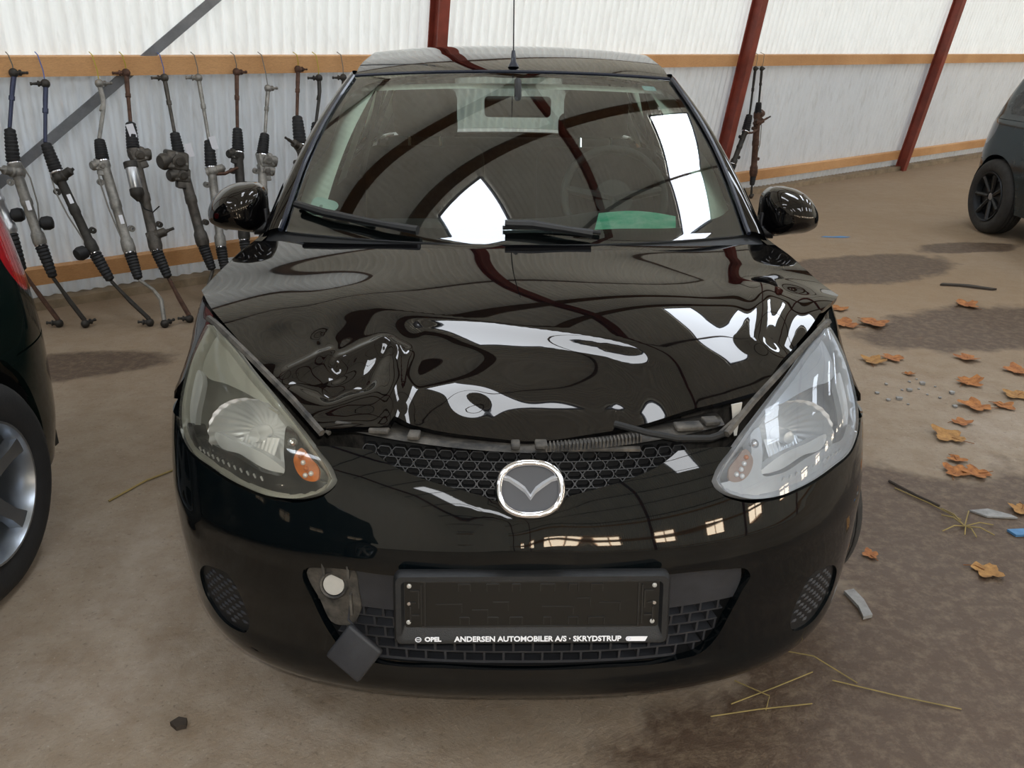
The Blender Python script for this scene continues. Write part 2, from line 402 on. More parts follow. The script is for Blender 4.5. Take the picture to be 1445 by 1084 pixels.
# windows in the wall behind the viewer
for i in range(14):
    u = -6.2+i*1.9; (v0, z0), (v1, z1) = ARCH[8], ARCH[9]
    def wp(a, z, off): tt = (z-z0)/(z1-z0); return hall(u+a, lerp(v0, v1, tt)-off, z)
    b = MB(); q = [wp(-.35, 1.0, .03), wp(.35, 1.0, .03), wp(.35, 1.5, .03), wp(-.35, 1.5, .03)]; b.add(q, [(0, 1, 2, 3)], False)
    w = tag(b.build('window_%d' % wi, 'windowlight'), kind='structure'); wi += 1
    f = MB()
    for a0, z0_, a1, z1_ in ((-.38, .97, .38, .97), (-.38, 1.53, .38, 1.53), (-.36, 1.0, -.36, 1.5), (.36, 1.0, .36, 1.5), (0, 1.0, 0, 1.5)): f.tube([wp(a0, z0_, .05), wp(a1, z1_, .05)], .025, 4)
    f.build('window_frame', 'timber', w)
# ---- floor
t = NT('floor_dirt'); gv = t.coord((1, 1, 1))
n1 = t.noise(.9, 6, .65, gv); n2 = t.noise(9, 6, .7, gv); n3 = t.noise(70, 4, .7, gv); nw = t.noise(2.2, 5, .65, gv)
c = t.ramp(n1, [(.28, '#7f6f5d'), (.50, '#938574'), (.72, '#a3978a')])
c = t.mix(t.math('MULTIPLY', t.ramp(n2, [(.40, 0.0), (.70, 1.0)]), .5), c, '#6d5740')
c = t.mix(t.math('MULTIPLY', t.ramp(n3, [(.62, 0.0), (.74, 1.0)]), .45), c, '#c9c2b6')
sep = t.add('ShaderNodeSeparateXYZ'); t.link(gv, sep.inputs[0]); wet = None
brown = t.math('MULTIPLY', t.math('ADD', sep.outputs[1], -1.6), .45, True)      # further back: packed brown earth
c = t.mix(t.math('MULTIPLY', brown, .62), c, '#8d7456')
for cx, cy, rx, ry, ang in ((1.75, .45, 1.15, .85, .5), (1.05, -.1, .85, .6, .3), (1.3, 1.0, .5, .45, .3), (2.75, 3.15, .75, .34, .35), (2.6, 4.45, .75, .36, .3), (3.75, 5.15, .5, .16, .2), (-2.2, 2.45, .45, .2, .3)):
    dx = t.math('ADD', sep.outputs[0], -cx); dy = t.math('ADD', sep.outputs[1], -cy)
    a = t.math('ADD', t.math('MULTIPLY', dx, cos(ang)/rx), t.math('MULTIPLY', dy, sin(ang)/rx)); bb = t.math('ADD', t.math('MULTIPLY', dx, -sin(ang)/ry), t.math('MULTIPLY', dy, cos(ang)/ry))
    r = t.math('SQRT', t.math('ADD', t.math('MULTIPLY', a, a), t.math('MULTIPLY', bb, bb)))
    r = t.math('ADD', r, t.math('MULTIPLY', t.math('ADD', nw, -.5), 1.3)); mk = t.math('MULTIPLY', t.math('SUBTRACT', 1.12, r), 5, True)
    wet = mk if wet is None else t.math('MAXIMUM', wet, mk)
c = t.mix(t.math('MULTIPLY', wet, .88), c, '#443122')
n4 = t.noise(24, 6, .75, gv)
c = t.mix(t.math('MULTIPLY', t.ramp(n4, [(.46, 0.0), (.66, 1.0)]), .38), c, '#8c7a64')
c = t.mix(t.math('MULTIPLY', t.ramp(n3, [(.28, 1.0), (.42, 0.0)]), .45), c, '#3a2c20')
t.link(c, t.b.inputs['Base Color'])
rg = t.math('SUBTRACT', .88, t.math('MULTIPLY', wet, .26)); t.link(rg, t.b.inputs['Roughness'])
t.bump(t.math('ADD', t.math('MULTIPLY', n2, .6), t.math('MULTIPLY', n3, .35)), .7, .014); MATS['floor_dirt'] = t.m
b = MB(); P = [hall(U0, -.3, 0), hall(U1+.5, -.3, 0), hall(U1+.5, 12.7, 0), hall(U0, 12.7, 0)]; b.add(P, [(0, 1, 2, 3)], False)
tag(b.build('floor', 'floor_dirt'), kind='structure')
# ------------------------------------------------------------------ the black hatchback
def paint(name, col, flake='#0d1014', rough=.02, dust=.0):
    t = NT(name); b = t.b
    b.inputs['IOR'].default_value = 1.46; b.inputs['Specular Tint'].default_value = lin('#fff6ec'); b.inputs['Roughness'].default_value = rough
    c = t.mix(t.noise(220, 2, .5, t.coord()), col, flake)
    if dust:
        d = t.math('MULTIPLY', t.ramp(t.noise(5, 6, .7, t.coord()), [(.5, 0.0), (.9, 1.0)]), dust); c = t.mix(d, c, '#8d8577')
        t.link(t.math('ADD', rough, t.math('MULTIPLY', d, .3)), b.inputs['Roughness'])
    t.link(c, b.inputs['Base Color']); MATS[name] = t.m
paint('black_paint', '#050506', '#0a0a0b'); paint('black_paint_dusty', '#040709', '#090f12', .03, .04); paint('mirror_paint', '#040405', '#070708', .02)
mat('black_plastic', '#121315', .5, var=.25, vscale=40, bump=.25, bscale=500); mat('grey_plastic', '#2e2f33', .55, var=.15, vscale=30, bump=.2, bscale=600)
mat('dusty_plastic', '#2c2b2a', .7, var=.45, vscale=22, bump=.3, bscale=200, col2='#5b564f'); mat('rubber', '#151515', .75, var=.3, vscale=30)
mat('chrome', '#e6e6ea', .09, 1); mat('chrome_soft', '#d8d8dc', .2, 1); mat('dark_gap', '#0c0c0d', .8)
mat('emblem_field', '#3a3b3f', .6, 0); mat('white_print', '#e9eaee', .5); mat('screw', '#b8b8b4', .4, .4)
mat('seat_fabric', '#2b2b2d', .9, var=.3, vscale=50, bump=.4, bscale=400); mat('dash_plastic', '#26282a', .6, var=.1, bump=.2, bscale=500)
mat('trim_pale', '#dfe9dd', .7, var=.05); mat('headliner', '#d9dfd5', .9)
glass('windscreen_glass', '#e6f0e8', 1.55, boost=1.9); glass('side_glass', '#d4ded8', 1.5); glass('lens_plastic', '#eceff2', 1.5, haze=.12, hazecol='#d8dce0', rough=.01, boost=1.0)
glass('dim_lens', '#f0efe8', 1.5, haze=.07, hazecol='#c8c4b6', rough=.01, boost=.9)
Y0 = pchip([.13, .16, .19, .225, .26, .30, .35, .42, .50, .55, .58, .62, .67, .72, .77, .82, .88], [.11, .07, .045, .022, .014, .022, .02, .01, .001, -.010, -.006, .006, .027, .056, .100, .16, .26])
WZ = pchip([.13, .16, .20, .25, .32, .42, .52, .62, .72, .80, .88], [.735, .765, .80, .822, .838, .848, .852, .85, .838, .812, .775])
NZ = pchip([.13, .3, .5, .65, .88], [2.6, 2.5, 2.33, 2.15, 2.05])
YB = .60
def FS(s, z, d=0.0):
    a = abs(s); W = WZ(z); n = NZ(z)
    if a <= 1:
        S = sin(a*pi/2); K = cos(a*pi/2); r = 1/(S**n+K**n)**(1/n); x = W*S*r; y = YB-(YB-Y0(z))*K*r
    else: x = W; y = YB+(a-1)*.9
    # nose ridge on the bumper centre
    y -= .010*exp(-(s/.05)**2)*sstep(.54, .60, z)*(1-sstep(.66, .70, z))
    return (copysign(x, s), y, z)
def FSo(d):
    def g(s, z):
        if not d: return FS(s, z)
        n = fnormal(FS, s, z, (.002, .002), False); p = Vector(FS(s, z)); n = n if n.y < 0 or abs(s) > .6 else -n
        if n.dot(Vector((p.x, p.y-1.2, 0))) < 0: n = -n
        return tuple(p-n*d)
    return g
FSC = (1.25, 1.0)
car = tag(empty('hatchback_car', (0, 1.9, 0)), 'black crash-damaged hatchback with a crumpled bonnet and empty plate holder', 'car')
xe = pchip([.16, .33, .47, .58, .70, .80, .95, 1.1, 1.3], [.42, .55, .66, .74, .80, .803, .79, .765, .75])
ze = pchip([.16, .33, .47, .58, .70, .9, 1.1, 1.3], [.775, .83, .865, .885, .893, .925, .952, .962])
zc = pchip([.10, .134, .25, .4, .6, .8, .95, 1.1], [.765, .785, .845, .895, .94, .967, .983, .99])
def seg(x, y, a, b):
    dx, dy = b[0]-a[0], b[1]-a[1]; L = dx*dx+dy*dy; t = min(1, max(0, ((x-a[0])*dx+(y-a[1])*dy)/L))
    px, py = a[0]+t*dx, a[1]+t*dy; s = (dx*(y-a[1])-dy*(x-a[0]))/sqrt(L); return sqrt((x-px)**2+(y-py)**2), t, s
def ridge(x, y, a, b, amp, w, sharp=True):
    d, t, s = seg(x, y, a, b)
    return amp*(exp(-d/w) if sharp else exp(-(d/w)**2))
def gau(x, y, cx, cy, rx, ry, amp, ang=0):
    dx, dy = x-cx, y-cy; u = (dx*cos(ang)+dy*sin(ang))/rx; v = (-dx*sin(ang)+dy*cos(ang))/ry
    return amp*exp(-(u*u+v*v))
def wob(x, y):
    return sin(17*x+5*sin(9*y))*cos(21*y+3*sin(12*x))
def smax(d, w): return sqrt(d*d+w*w)
def dent(x, y):
    z = 0.0
    # the sheet bulges right of the middle, then breaks along a crease: in front of it the bonnet drops
    yl = .430-.27*x; d = yl-y; w = sstep(-.36, -.22, x)*(1-sstep(.18, .36, x)); fr = sstep(-.012, .05, d)
    z += gau(x, y, .30, .50, .24, .20, .016)*(1-.95*fr*w)
    if d > 0: z -= w*.016*(1-exp(-(d/.06)**1.5))
    z += gau(x, y, -.20, .20, .22, .12, .019)*(1-sstep(-.02, .10, -d))-gau(x, y, .06, .17, .14, .09, .004)
    # left front: deep impact bowl with raised rim and a fold on its right
    z += gau(x, y, -.385, .290, .10, .065, -.014, -.2)
    for a, b, h, w_ in (((-.50, .325), (-.43, .365), .007, .020), ((-.43, .365), (-.40, .335), .006, .018), ((-.40, .335), (-.305, .385), .009, .020), ((-.305, .385), (-.275, .36), .009, .020), ((-.275, .36), (-.262, .15), .010, .024),
                        ((-.48, .30), (-.40, .248), -.007, .020), ((-.40, .248), (-.335, .265), -.007, .020), ((-.335, .265), (-.312, .345), -.007, .020), ((-.455, .43), (-.40, .30), -.005, .014)):
        z += ridge(x, y, a, b, h, w_, False)
    z += gau(x, y, -.33, .175, .08, .025, -.008)
    z += gau(x, y, -.42, .58, .12, .11, .008)+gau(x, y, -.53, .44, .06, .09, -.008, .6)
    # middle front dimples
    z += gau(x, y, -.110, .20, .035, .026, -.0040)+gau(x, y, .20, .22, .03, .07, .0015, .25)
    # right corner pulled up, with sharp pinched ridges
    z += ridge(x, y, (.63, .70), (.53, .42), .007, .035, False)+ridge(x, y, (.70, .68), (.60, .43), -.010, .045, False)
    z += .018*sstep(.45, .80, x)*(1-sstep(.62, .85, y))*sstep(.2, .5, y)
    z += .00025*wob(x, y)*(1-sstep(.36, .50, y))
    return z
def hood_z(x, y): return zc(y)-(zc(y)-ze(y))*(abs(x)/max(.42, xe(y)))**2.2
def HOOD(x, y): return (x, y, hood_z(x, y)+dent(x, y))
hood_out = [(-.42, .160, 'c'), (-.34, .150), (-.272, .145, 'c'), (-.262, .165, 'c'), (-.18, .140), (-.07, .128), (.012, .126), (.125, .145), (.30, .185), (.40, .222), (.505, .272, 'c'),
            (.60, .40), (.675, .49), (.735, .575), (.80, .66), (.822, .70, 'c'), (.812, .78), (.79, .92), (.765, 1.06, 'c'),
            (.70, 1.04), (.60, 1.0), (.40, .94), (.2, .912), (0, .905), (-.2, .912), (-.40, .94), (-.60, 1.0), (-.70, 1.04), (-.765, 1.06, 'c'),
            (-.79, .92), (-.812, .78), (-.818, .735, 'c'), (-.75, .60), (-.66, .47), (-.55, .33), (-.48, .24)]
hood = panel('bonnet', HOOD, hood_out, 'black_paint', car, h=.007, flange=.014); tag(hood, 'crumpled black bonnet with folded dents')
# bumper
def both(pts): return pts, [(-p[0],)+tuple(p[1:]) for p in pts]
half = [(0, .668), (.055, .690), (.11, .705), (.165, .720), (.21, .738), (.235, .753, 'c'), (.285, .753), (.330, .748, 'c'), (.292, .714), (.284, .698), (.295, .677), (.33, .654), (.397, .641), (.465, .644), (.56, .654), (.665, .664), (.72, .684), (.748, .700, 'c'),
        (.985, .665, 'c'), (.955, .58), (.915, .48), (.89, .38), (.885, .28), (.885, .205, 'c'), (.7, .195), (.45, .192), (.2, .192), (0, .193)]
bout = half[:-1]+[half[-1]]+mirror(half[1:-1])
intk = [(-.335, .510), (-.30, .527), (-.20, .532), (0, .535), (.20, .532), (.30, .522), (.345, .505), (.352, .485), (.342, .46), (.325, .40), (.305, .33), (.285, .302), (.25, .294), (.12, .290), (0, .288), (-.12, .290), (-.25, .294), (-.28, .303), (-.30, .345), (-.325, .44), (-.338, .49)]
fog = [(.495, .43), (.54, .428), (.585, .405), (.612, .36), (.605, .315), (.57, .288), (.51, .278), (.475, .288), (.463, .312), (.468, .37)]
fogL = mirror(fog)
bumper = panel('front_bumper', FS, bout, 'black_paint_dusty', car, h=.016, holes=[intk, fog, fogL], sc=FSC, flange=.02, flip=False)
# lower lip of dull plastic
lip = [(-.86, .20, 'c'), (-.6, .196), (-.3, .196), (0, .197), (.3, .196), (.6, .196), (.86, .20, 'c'), (.80, .165), (.6, .155), (.42, .152), (.25, .158), (0, .160), (-.25, .156), (-.4, .150), (-.6, .155), (-.80, .165)]
panel('lower_lip', FSo(.006), lip, 'dusty_plastic', car, h=.016, sc=FSC, nf=FS, flange=.01)
# wheel-arch ends and inner structure
for s in (-1, 1):
    fo = fog if s > 0 else fogL
    fb = panel('fog_lamp_blank', FSo(.008), fo, 'black_plastic', car, h=.02, sc=FSC, nf=FS, flange=.004)
    mm = MB()
    for i in range(7):
        for j in range(11):
            ss = .470+.024*i+(.012 if j % 2 else 0); z = .292+.0125*j
            if not inpoly(np.array([ss]), np.array([z]), np.array([p[:2] for p in fog]))[0]: continue
            if pdist(np.array([ss]), np.array([z]), np.array([p[:2] for p in fog]))[0] < .012: continue
            c = Vector(FSo(.004)(s*ss, z)); q = [Vector(FSo(.0076)(s*(ss+a*.009), z+bz*.0045)) for a, bz in ((-1, 0), (-.5, 1), (.5, 1), (1, 0), (.5, -1), (-.5, -1))]
            mm.add([c]+q, [(0, 1+k, 1+(k+1) % 6) for k in range(6)], False)
    mm.build('texture_dimples', 'grey_plastic', fb)
# intake insert: plain band on top, brick-like grid below
band = [(-.33, .515, 'c'), (-.20, .528), (0, .530), (.20, .528), (.34, .508, 'c'), (.342, .47), (.332, .43, 'c'), (.15, .425), (0, .425), (-.15, .425), (-.32, .43, 'c')]
panel('intake_band', FSo(.014), band, 'grey_plastic', car, h=.02, sc=FSC, nf=FS, flange=.01)
panel('intake_back', FSo(.055), [(-.37, .45, 'c'), (0, .45), (.37, .45, 'c'), (.36, .275, 'c'), (0, .27), (-.36, .275, 'c')], 'dark_gap', car, h=.04, sc=FSC, nf=FS, flange=0)
g = MB(); F20 = FSo(.020); F45 = FSo(.048); ip = np.array([p[:2] for p in intk])
def strip(b, pts):      # a thin wall standing between two depths of the front surface
    V = []; 
    for s, z in pts: V += [F20(s, z), F45(s, z)]
    b.add(V, [(2*i, 2*i+1, 2*i+3, 2*i+2) for i in range(len(pts)-1)], False)
    V2 = []
    for s, z in pts: V2 += [F20(s, z-.0022), F20(s, z+.0022)]
    b.add(V2, [(2*i, 2*i+1, 2*i+3, 2*i+2) for i in range(len(pts)-1)], False)
zr = [.425, .398, .371, .344, .317, .295]
for r, z in enumerate(zr):
    run = []
    for i in range(-60, 61):
        s = i*.0058
        if inpoly(np.array([s]), np.array([z]), ip)[0]: run.append((s, z))
    if len(run) > 1: strip(g, run)
    if r+1 < len(zr):
        for i in range(-12, 13):
            s = i*.031+(.0155 if r % 2 else 0); zm = (z+zr[r+1])/2
            if not inpoly(np.array([s]), np.array([zm]), ip)[0]: continue
            a, b2 = F20(s-.0018, z), F20(s+.0018, z); c, d = F20(s-.0018, zr[r+1]), F20(s+.0018, zr[r+1]); e, f_ = F45(s, z), F45(s, zr[r+1])
            g.add([a, b2, d, c, e, f_], [(0, 1, 2, 3), (0, 3, 5, 4), (1, 4, 5, 2)], False)
            # slanted face filling alternate cells
            if (i+r) % 2 == 0:
                q = [FSo(.024)(s+.002, z-.003), FSo(.024)(s+.029, z-.003), FSo(.040)(s+.029, zr[r+1]+.004), FSo(.040)(s+.002, zr[r+1]+.004)]
                if inpoly(np.array([s+.03]), np.array([zm]), ip)[0]: g.add(q, [(0, 1, 2, 3)], False)
g.build('intake_grid', 'grey_plastic', car)
# towing-eye recess and the square cover hanging from it
tow = panel('towing_eye_recess', FSo(.010), [(-.332, .505), (-.30, .523), (-.258, .528), (-.25, .47), (-.252, .41), (-.27, .375), (-.295, .37), (-.315, .43)], 'dusty_plastic', car, h=.012, sc=FSC, nf=FS, flange=.01)
p = Vector(FSo(.004)(-.288, .482)); ax = Vector((-.12, -1, .25)).normalized()
mat('pale_plastic', '#aeaba4', .6, var=.1)
b = MB(); b.lathe([(.030, -.03), (.030, 0), (.027, .004), (.0235, .002), (.0225, -.018), (.0, -.018)], p, ax, 24, False); b.build('towing_eye_socket', 'dusty_plastic', tow)
b = MB(); b.lathe([(.0225, -.006), (.0215, .0), (.0, .002)], p, ax, 24, False); b.build('towing_eye_plug', 'pale_plastic', tow)
for ps, zs, hs in ((-.302, .522, .03), (-.262, .525, .03), (-.262, .44, .05)): b = MB(); b.box(FSo(.004)(ps, zs), (.005, .012, hs)); b.build('clip', 'dusty_plastic', tow)
cc = Vector((-.345, .012, .342)); R = Matrix.Rotation(radians(-14), 3, 'Z') @ Matrix.Rotation(radians(-14), 3, 'X') @ Matrix.Rotation(radians(33), 3, 'Y')
b = MB(); b.box(cc, (.088, .016, .092), R, .007); cov = b.build('towing_eye_cover', 'grey_plastic', car); tag(cov, 'square grey towing-eye cover hanging loose')
b = MB(); b.tube([cc+Vector((.01, .01, .045)), Vector(FSo(.0)(-.268, .40)), Vector(FSo(.01)(-.266, .43))], .0025, 6); b.build('strap', 'grey_plastic', cov)
# ---- upper grille
panel('grille_back', FSo(.07), [(-.27, .79, 'c'), (0, .80), (.27, .79, 'c'), (.25, .70), (.12, .67), (0, .63), (-.12, .67), (-.25, .70)], 'dark_gap', car, h=.04, sc=FSC, nf=FS, flange=0)
G = FSo(.022); gpoly = np.array([p[:2] for p in spoly([(-.245, .757, 'c'), (-.1, .758), (0, .758), (.1, .758), (.245, .757, 'c'), (.232, .750), (.165, .717), (.11, .702), (.055, .688), (0, .665), (-.055, .688), (-.11, .702), (-.165, .717), (-.232, .750)], .01)])
mat('grille_plastic', '#1c1c1d', .5, var=.3, vscale=40); g = MB(); cw, chh = .0245, .0150
def bar(b, a, c, w=.0010, dep=.02):
    p, q = Vector(G(*a)), Vector(G(*c)); d = (q-p); 
    if d.length < 1e-6: return
    d.normalize(); n = Vector((0, -.75, .66)); sd = d.cross(n).normalized()*w; k = Vector((0, dep, -.004))
    b.add([p-sd, p+sd, q+sd, q-sd, p-sd+k, p+sd+k, q+sd+k, q-sd+k], [(0, 1, 2, 3), (0, 3, 7, 4), (1, 5, 6, 2)], False)
seen = set()
for r in range(-1, 10):
    for i in range(-14, 15):
        cx = i*cw*1.0+(cw/2 if r % 2 else 0); cz = .668+r*chh
        if not inpoly(np.array([cx]), np.array([cz]), gpoly)[0] and pdist(np.array([cx]), np.array([cz]), gpoly)[0] > .003: continue
        hx = [(cx-cw/2, cz-chh*.27), (cx-cw/2, cz+chh*.27), (cx-cw*.24, cz+chh*.62), (cx+cw*.24, cz+chh*.62), (cx+cw/2, cz+chh*.27), (cx+cw/2, cz-chh*.27)]
        hx = [(cx-cw*.5, cz-chh*.30), (cx-cw*.5, cz+chh*.30), (cx, cz+chh*.70), (cx+cw*.5, cz+chh*.30), (cx+cw*.5, cz-chh*.30), (cx, cz-chh*.70)]
        hx = [(cx-cw*.46, cz-chh*.16), (cx-cw*.46, cz+chh*.16), (cx-cw*.30, cz+chh*.5), (cx+cw*.30, cz+chh*.5), (cx+cw*.46, cz+chh*.16), (cx+cw*.46, cz-chh*.16), (cx+cw*.30, cz-chh*.5), (cx-cw*.30, cz-chh*.5)]
        for k in range(8):
            a, c = hx[k], hx[(k+1) % 8]; key = tuple(sorted(((round(a[0]*400), round(a[1]*400)), (round(c[0]*400), round(c[1]*400)))))
            if key in seen: continue
            seen.add(key); bar(g, a, c)
g.build('grille_mesh', 'grille_plastic', car)
# slam panel and dusty shelf under the bonnet edge
def SLAM(u, v):
    x = u; s = abs(u)/.62; y0 = .095+.22*s**2.2; z0 = .757+.03*s
    return (x, y0+.13*v, z0+.018*v-.05*v*v)
b = MB(); b.grid(lambda a, c: SLAM(lerp(-.40, .41, a), c), 40, 8); sl = b.build('slam_panel', 'dusty_plastic', car)
b = MB()
for i in range(26):
    x = .04+.0075*i; p = SLAM(x, .1); b.box((p[0], p[1]-.004, p[2]+.006), (.003, .02, .014))
b.box((.13, .108, .760), (.19, .012, .006)); b.build('ribbed_strip', 'dusty_plastic', sl)
for x, w in ((-.29, .05), (-.22, .03), (-.02, .022), (.03, .03), (.33, .07), (.38, .04), (-.36, .05)):
    p = SLAM(x, .12); b = MB(); b.box((p[0], p[1], p[2]+.008), (w*.8, .030, .010), Matrix.Rotation(x*.4, 3, 'Z'), .003); b.build('bracket', 'dusty_plastic', sl)
b = MB(); b.tube([(.18, .16, .790), (.24, .13, .785), (.30, .125, .775), (.37, .14, .768), (.42, .17, .77)], .007, 8); b.build('release_cable', 'rubber', sl)
b = MB(); b.prism([(-.012, .03), (.012, .032), (.004, -.035), (-.002, -.035)], (.435, .195, .785), (1, .3, 0), (0, .2, 1), (0, 1, 0), .004); b.build('torn_flap', 'pale_plastic', sl)
for s in (-1, 1):
    b = MB(); b.add([(s*.34, .27, .765), (s*.50, .44, .825), (s*.64, .62, .872), (s*.74, .74, .87), (s*.74, .74, .60), (s*.64, .62, .60), (s*.50, .44, .60), (s*.34, .27, .60)], [(0, 1, 6, 7), (1, 2, 5, 6), (2, 3, 4, 5)], False); b.build('inner_wing', 'dusty_plastic', car)
for s in (-1, 1):      # painted channel rail beside each headlamp
    b = MB(); 
    for d0, rr in ((0, .008), (.014, .005)): b.tube([(s*(.405-d0), .150+d0*.5, .772-d0*.3), (s*.475, .225, .81-d0*.3), (s*.585, .345, .853-d0*.3), (s*(.69), .468, .885-d0*.3), (s*.735, .53, .886)], rr, 6)
    b.build('lamp_rail', 'dusty_plastic', car)
b = MB(); b.add([(-.34, .25, .15), (.34, .25, .15), (.34, .25, .76), (-.34, .25, .76)], [(0, 1, 2, 3)], False); b.build('crash_beam_cover', 'dark_gap', car)
# ---- emblem
ec = Vector((.006, .010, .726)); en = Vector((0, -.83, .56)).normalized(); ex = Vector((1, 0, 0)); ey = en.cross(ex) if en.cross(ex).z > 0 else -en.cross(ex)
def ering(a, bb, k=2.35): return [(a*copysign(abs(cos(q))**(2/k), cos(q)), bb*copysign(abs(sin(q))**(2/k), sin(q))) for q in [2*pi*i/56 for i in range(56)]]
b = MB(); b.prism(ering(.064, .054), ec-en*.035, ex, ey, en, .035, True); emb = b.build('emblem', 'black_plastic', car)
b = MB(); b.tube([ec+ex*a+ey*c+en*.003 for a, c in ering(.0585, .0485)], .0068, 10, closed=True); b.build('emblem_ring', 'chrome', emb)
b = MB(); b.prism(ering(.055, .045), ec, ex, ey, en, .001, True); b.build('emblem_field', 'emblem_field', emb)
def wing(s):
    top = [(s*.050, .026), (s*.040, .0235), (s*.022, .013), (s*.010, .004), (0, -.010)]
    bot = [(0, -.022), (s*.010, -.0085), (s*.024, .002), (s*.040, .013), (s*.051, .016)]
    return top+bot
b = MB()
for s in (-1, 1):
    pl = wing(s); n = len(pl); V = [ec+ex*a+ey*c+en*.002 for a, c in pl]; mid = [ec+ex*((pl[i][0]+pl[n-1-i][0])/2)+ey*((pl[i][1]+pl[n-1-i][1])/2)+en*.009 for i in range(5)]
    b.add(V+mid, [(i, i+1, n+i+1, n+i) for i in range(4)]+[(n-1-i, n+i, n+i+1, n-2-i) for i in range(4)], True)
mat('emblem_silver', '#dadce0', .25, .5); b.build('emblem_wings', 'emblem_silver', emb)
# ---- plate holder
ph = Vector((.012, -.042, .492)); lean = radians(12); py_ = Vector((0, sin(lean), cos(lean))); px_ = Vector((1, 0, .004)).normalized(); pn = px_.cross(py_); pn = pn if pn.y < 0 else -pn
def rrect(w, h, r, n=5):
    o = []
    for cx, cy, a0 in ((w/2-r, h/2-r, 0), (-w/2+r, h/2-r, 90), (-w/2+r, -h/2+r, 180), (w/2-r, -h/2+r, 270)):
        o += [(cx+r*cos(radians(a0+90*k/n)), cy+r*sin(radians(a0+90*k/n))) for k in range(n+1)]
    return o
def loopstack(b, layers, o, cap=True, smooth=True):
    n = len(layers[0][0]); V = []
    for pl, d in layers: V += [o+px_*a+py_*c+pn*d for a, c in pl]
    F = []
    for i in range(len(layers)-1): F += [(i*n+k, i*n+(k+1) % n, (i+1)*n+(k+1) % n, (i+1)*n+k) for k in range(n)]
    if cap: F.append(tuple((len(layers)-1)*n+k for k in range(n)))
    b.add(V, F, smooth)
PW, PH = .530, .146
b = MB(); loopstack(b, [(rrect(PW, PH, .014), -.022), (rrect(PW, PH, .014), -.004), (rrect(PW-.010, PH-.010, .012), .004), (rrect(PW-.030, PH-.030, .009), .004), ([(a, c+.008) for a, c in rrect(PW-.040, PH-.050, .006)], -.006)], ph)
pl8 = b.build('plate_holder', 'black_plastic', car); tag(pl8, 'empty black number plate holder with white dealer lettering')
mat('plate_recess', '#0b0b0a', .3); b = MB(); b.prism([(a, c+.008) for a, c in rrect(PW-.042, PH-.052, .006)], ph-pn*.0058, px_, py_, pn, .0004); b.build('plate_recess', 'plate_recess', pl8)
# moulded relief inside the empty holder
b = MB(); rnd = random.Random(3); o8 = ph+py_*.008-pn*.006
def pbox(x, z, w, h, d, mb=None): (mb or b).box(o8+px_*x+py_*z+pn*d/2, (w, d, h), Matrix((px_, -pn, py_)).transposed())
for z in (.046, -.046): pbox(0, z, .42, .0025, .002)
for s in (-1, 1):
    for x, z, w, h in ((.205, .0, .0025, .09), (.212, .0, .0025, .08), (.225, .028, .018, .003), (.225, -.022, .018, .003), (.217, .01, .003, .035), (.233, -.02, .003, .03), (.228, 0.004, .01, .003)): pbox(s*x, z, w, h, .003)
for x in (-.13, -.075, -.03, .03, .08, .125):
    for z in (-.034, .034):
        w = rnd.uniform(.014, .03)
        for q in ((x-w/2, z, .0018, .014), (x+w/2, z, .0018, .014), (x, z+.007, w, .0018)): pbox(q[0], q[1], q[2], q[3], .003)
for x, z, w in ((-.16, .0, .05), (-.06, .004, .03), (.05, -.005, .06), (.15, .003, .04), (-.1, -.012, .03), (.1, .012, .025)): pbox(x, z, w, .0018, .002); pbox(x+w/2, z-.008, .0018, .018, .002)
mat('relief_black', '#1d1c1b', .35); b.build('moulded_relief', 'relief_black', pl8)
for x, z in ((-.235, .038), (-.237, -.036), (.235, .038), (.233, -.036)): b = MB(); b.lathe([(.0048, 0), (.0045, .002), (.002, .003), (0, .003)], o8+px_*x+py_*z, pn, 12, False); b.build('plate_clip', 'screw', pl8)
for x in (-.236, .236): b = MB(); b.lathe([(.0035, 0), (.0035, .002), (.0, .0022)], o8+px_*x+py_*.002, pn, 8, False); b.build('plate_screw', 'chrome_soft', pl8)
to = ph-py_*(PH/2-.0135)+pn*.0046
text_obj('dealer_lettering', 'ANDERSEN AUTOMOBILER A/S · SKRYDSTRUP', .0150, to+px_*.012, px_, py_, 'white_print', pl8, .00045, width=.322)
text_obj('dealer_lettering', 'OPEL', .0125, to-px_*.190, px_, py_, 'white_print', pl8, .0006, width=.032)
b = MB(); b.tube([to-px_*.218+px_*.0055*cos(q)+py_*.0045*sin(q)+pn*.0003 for q in [2*pi*i/20 for i in range(20)]], .0008, 5, closed=True); b.box(to-px_*.218+pn*.0003, (.009, .0006, .0012), Matrix((px_, -pn, py_)).transposed()); b.build('maker_mark', 'white_print', pl8)
b = MB(); b.prism([(-.021, 0), (-.019, -.0042), (-.015, -.0048), (.017, -.0048), (.0215, .0048), (-.015, .0048), (-.019, .0042)], to+px_*.202, px_, py_, pn, .0008); bd = b.build('dealer_badge', 'white_print', pl8)
mat('faint_print', '#b9bfd6', .5); b = MB(); b.tube([to+px_*(.187+.0032*cos(q))+py_*.003*sin(q)+pn*.0009 for q in [2*pi*i/16 for i in range(16)]], .0005, 4, closed=True); b.build('badge_mark', 'faint_print', pl8)
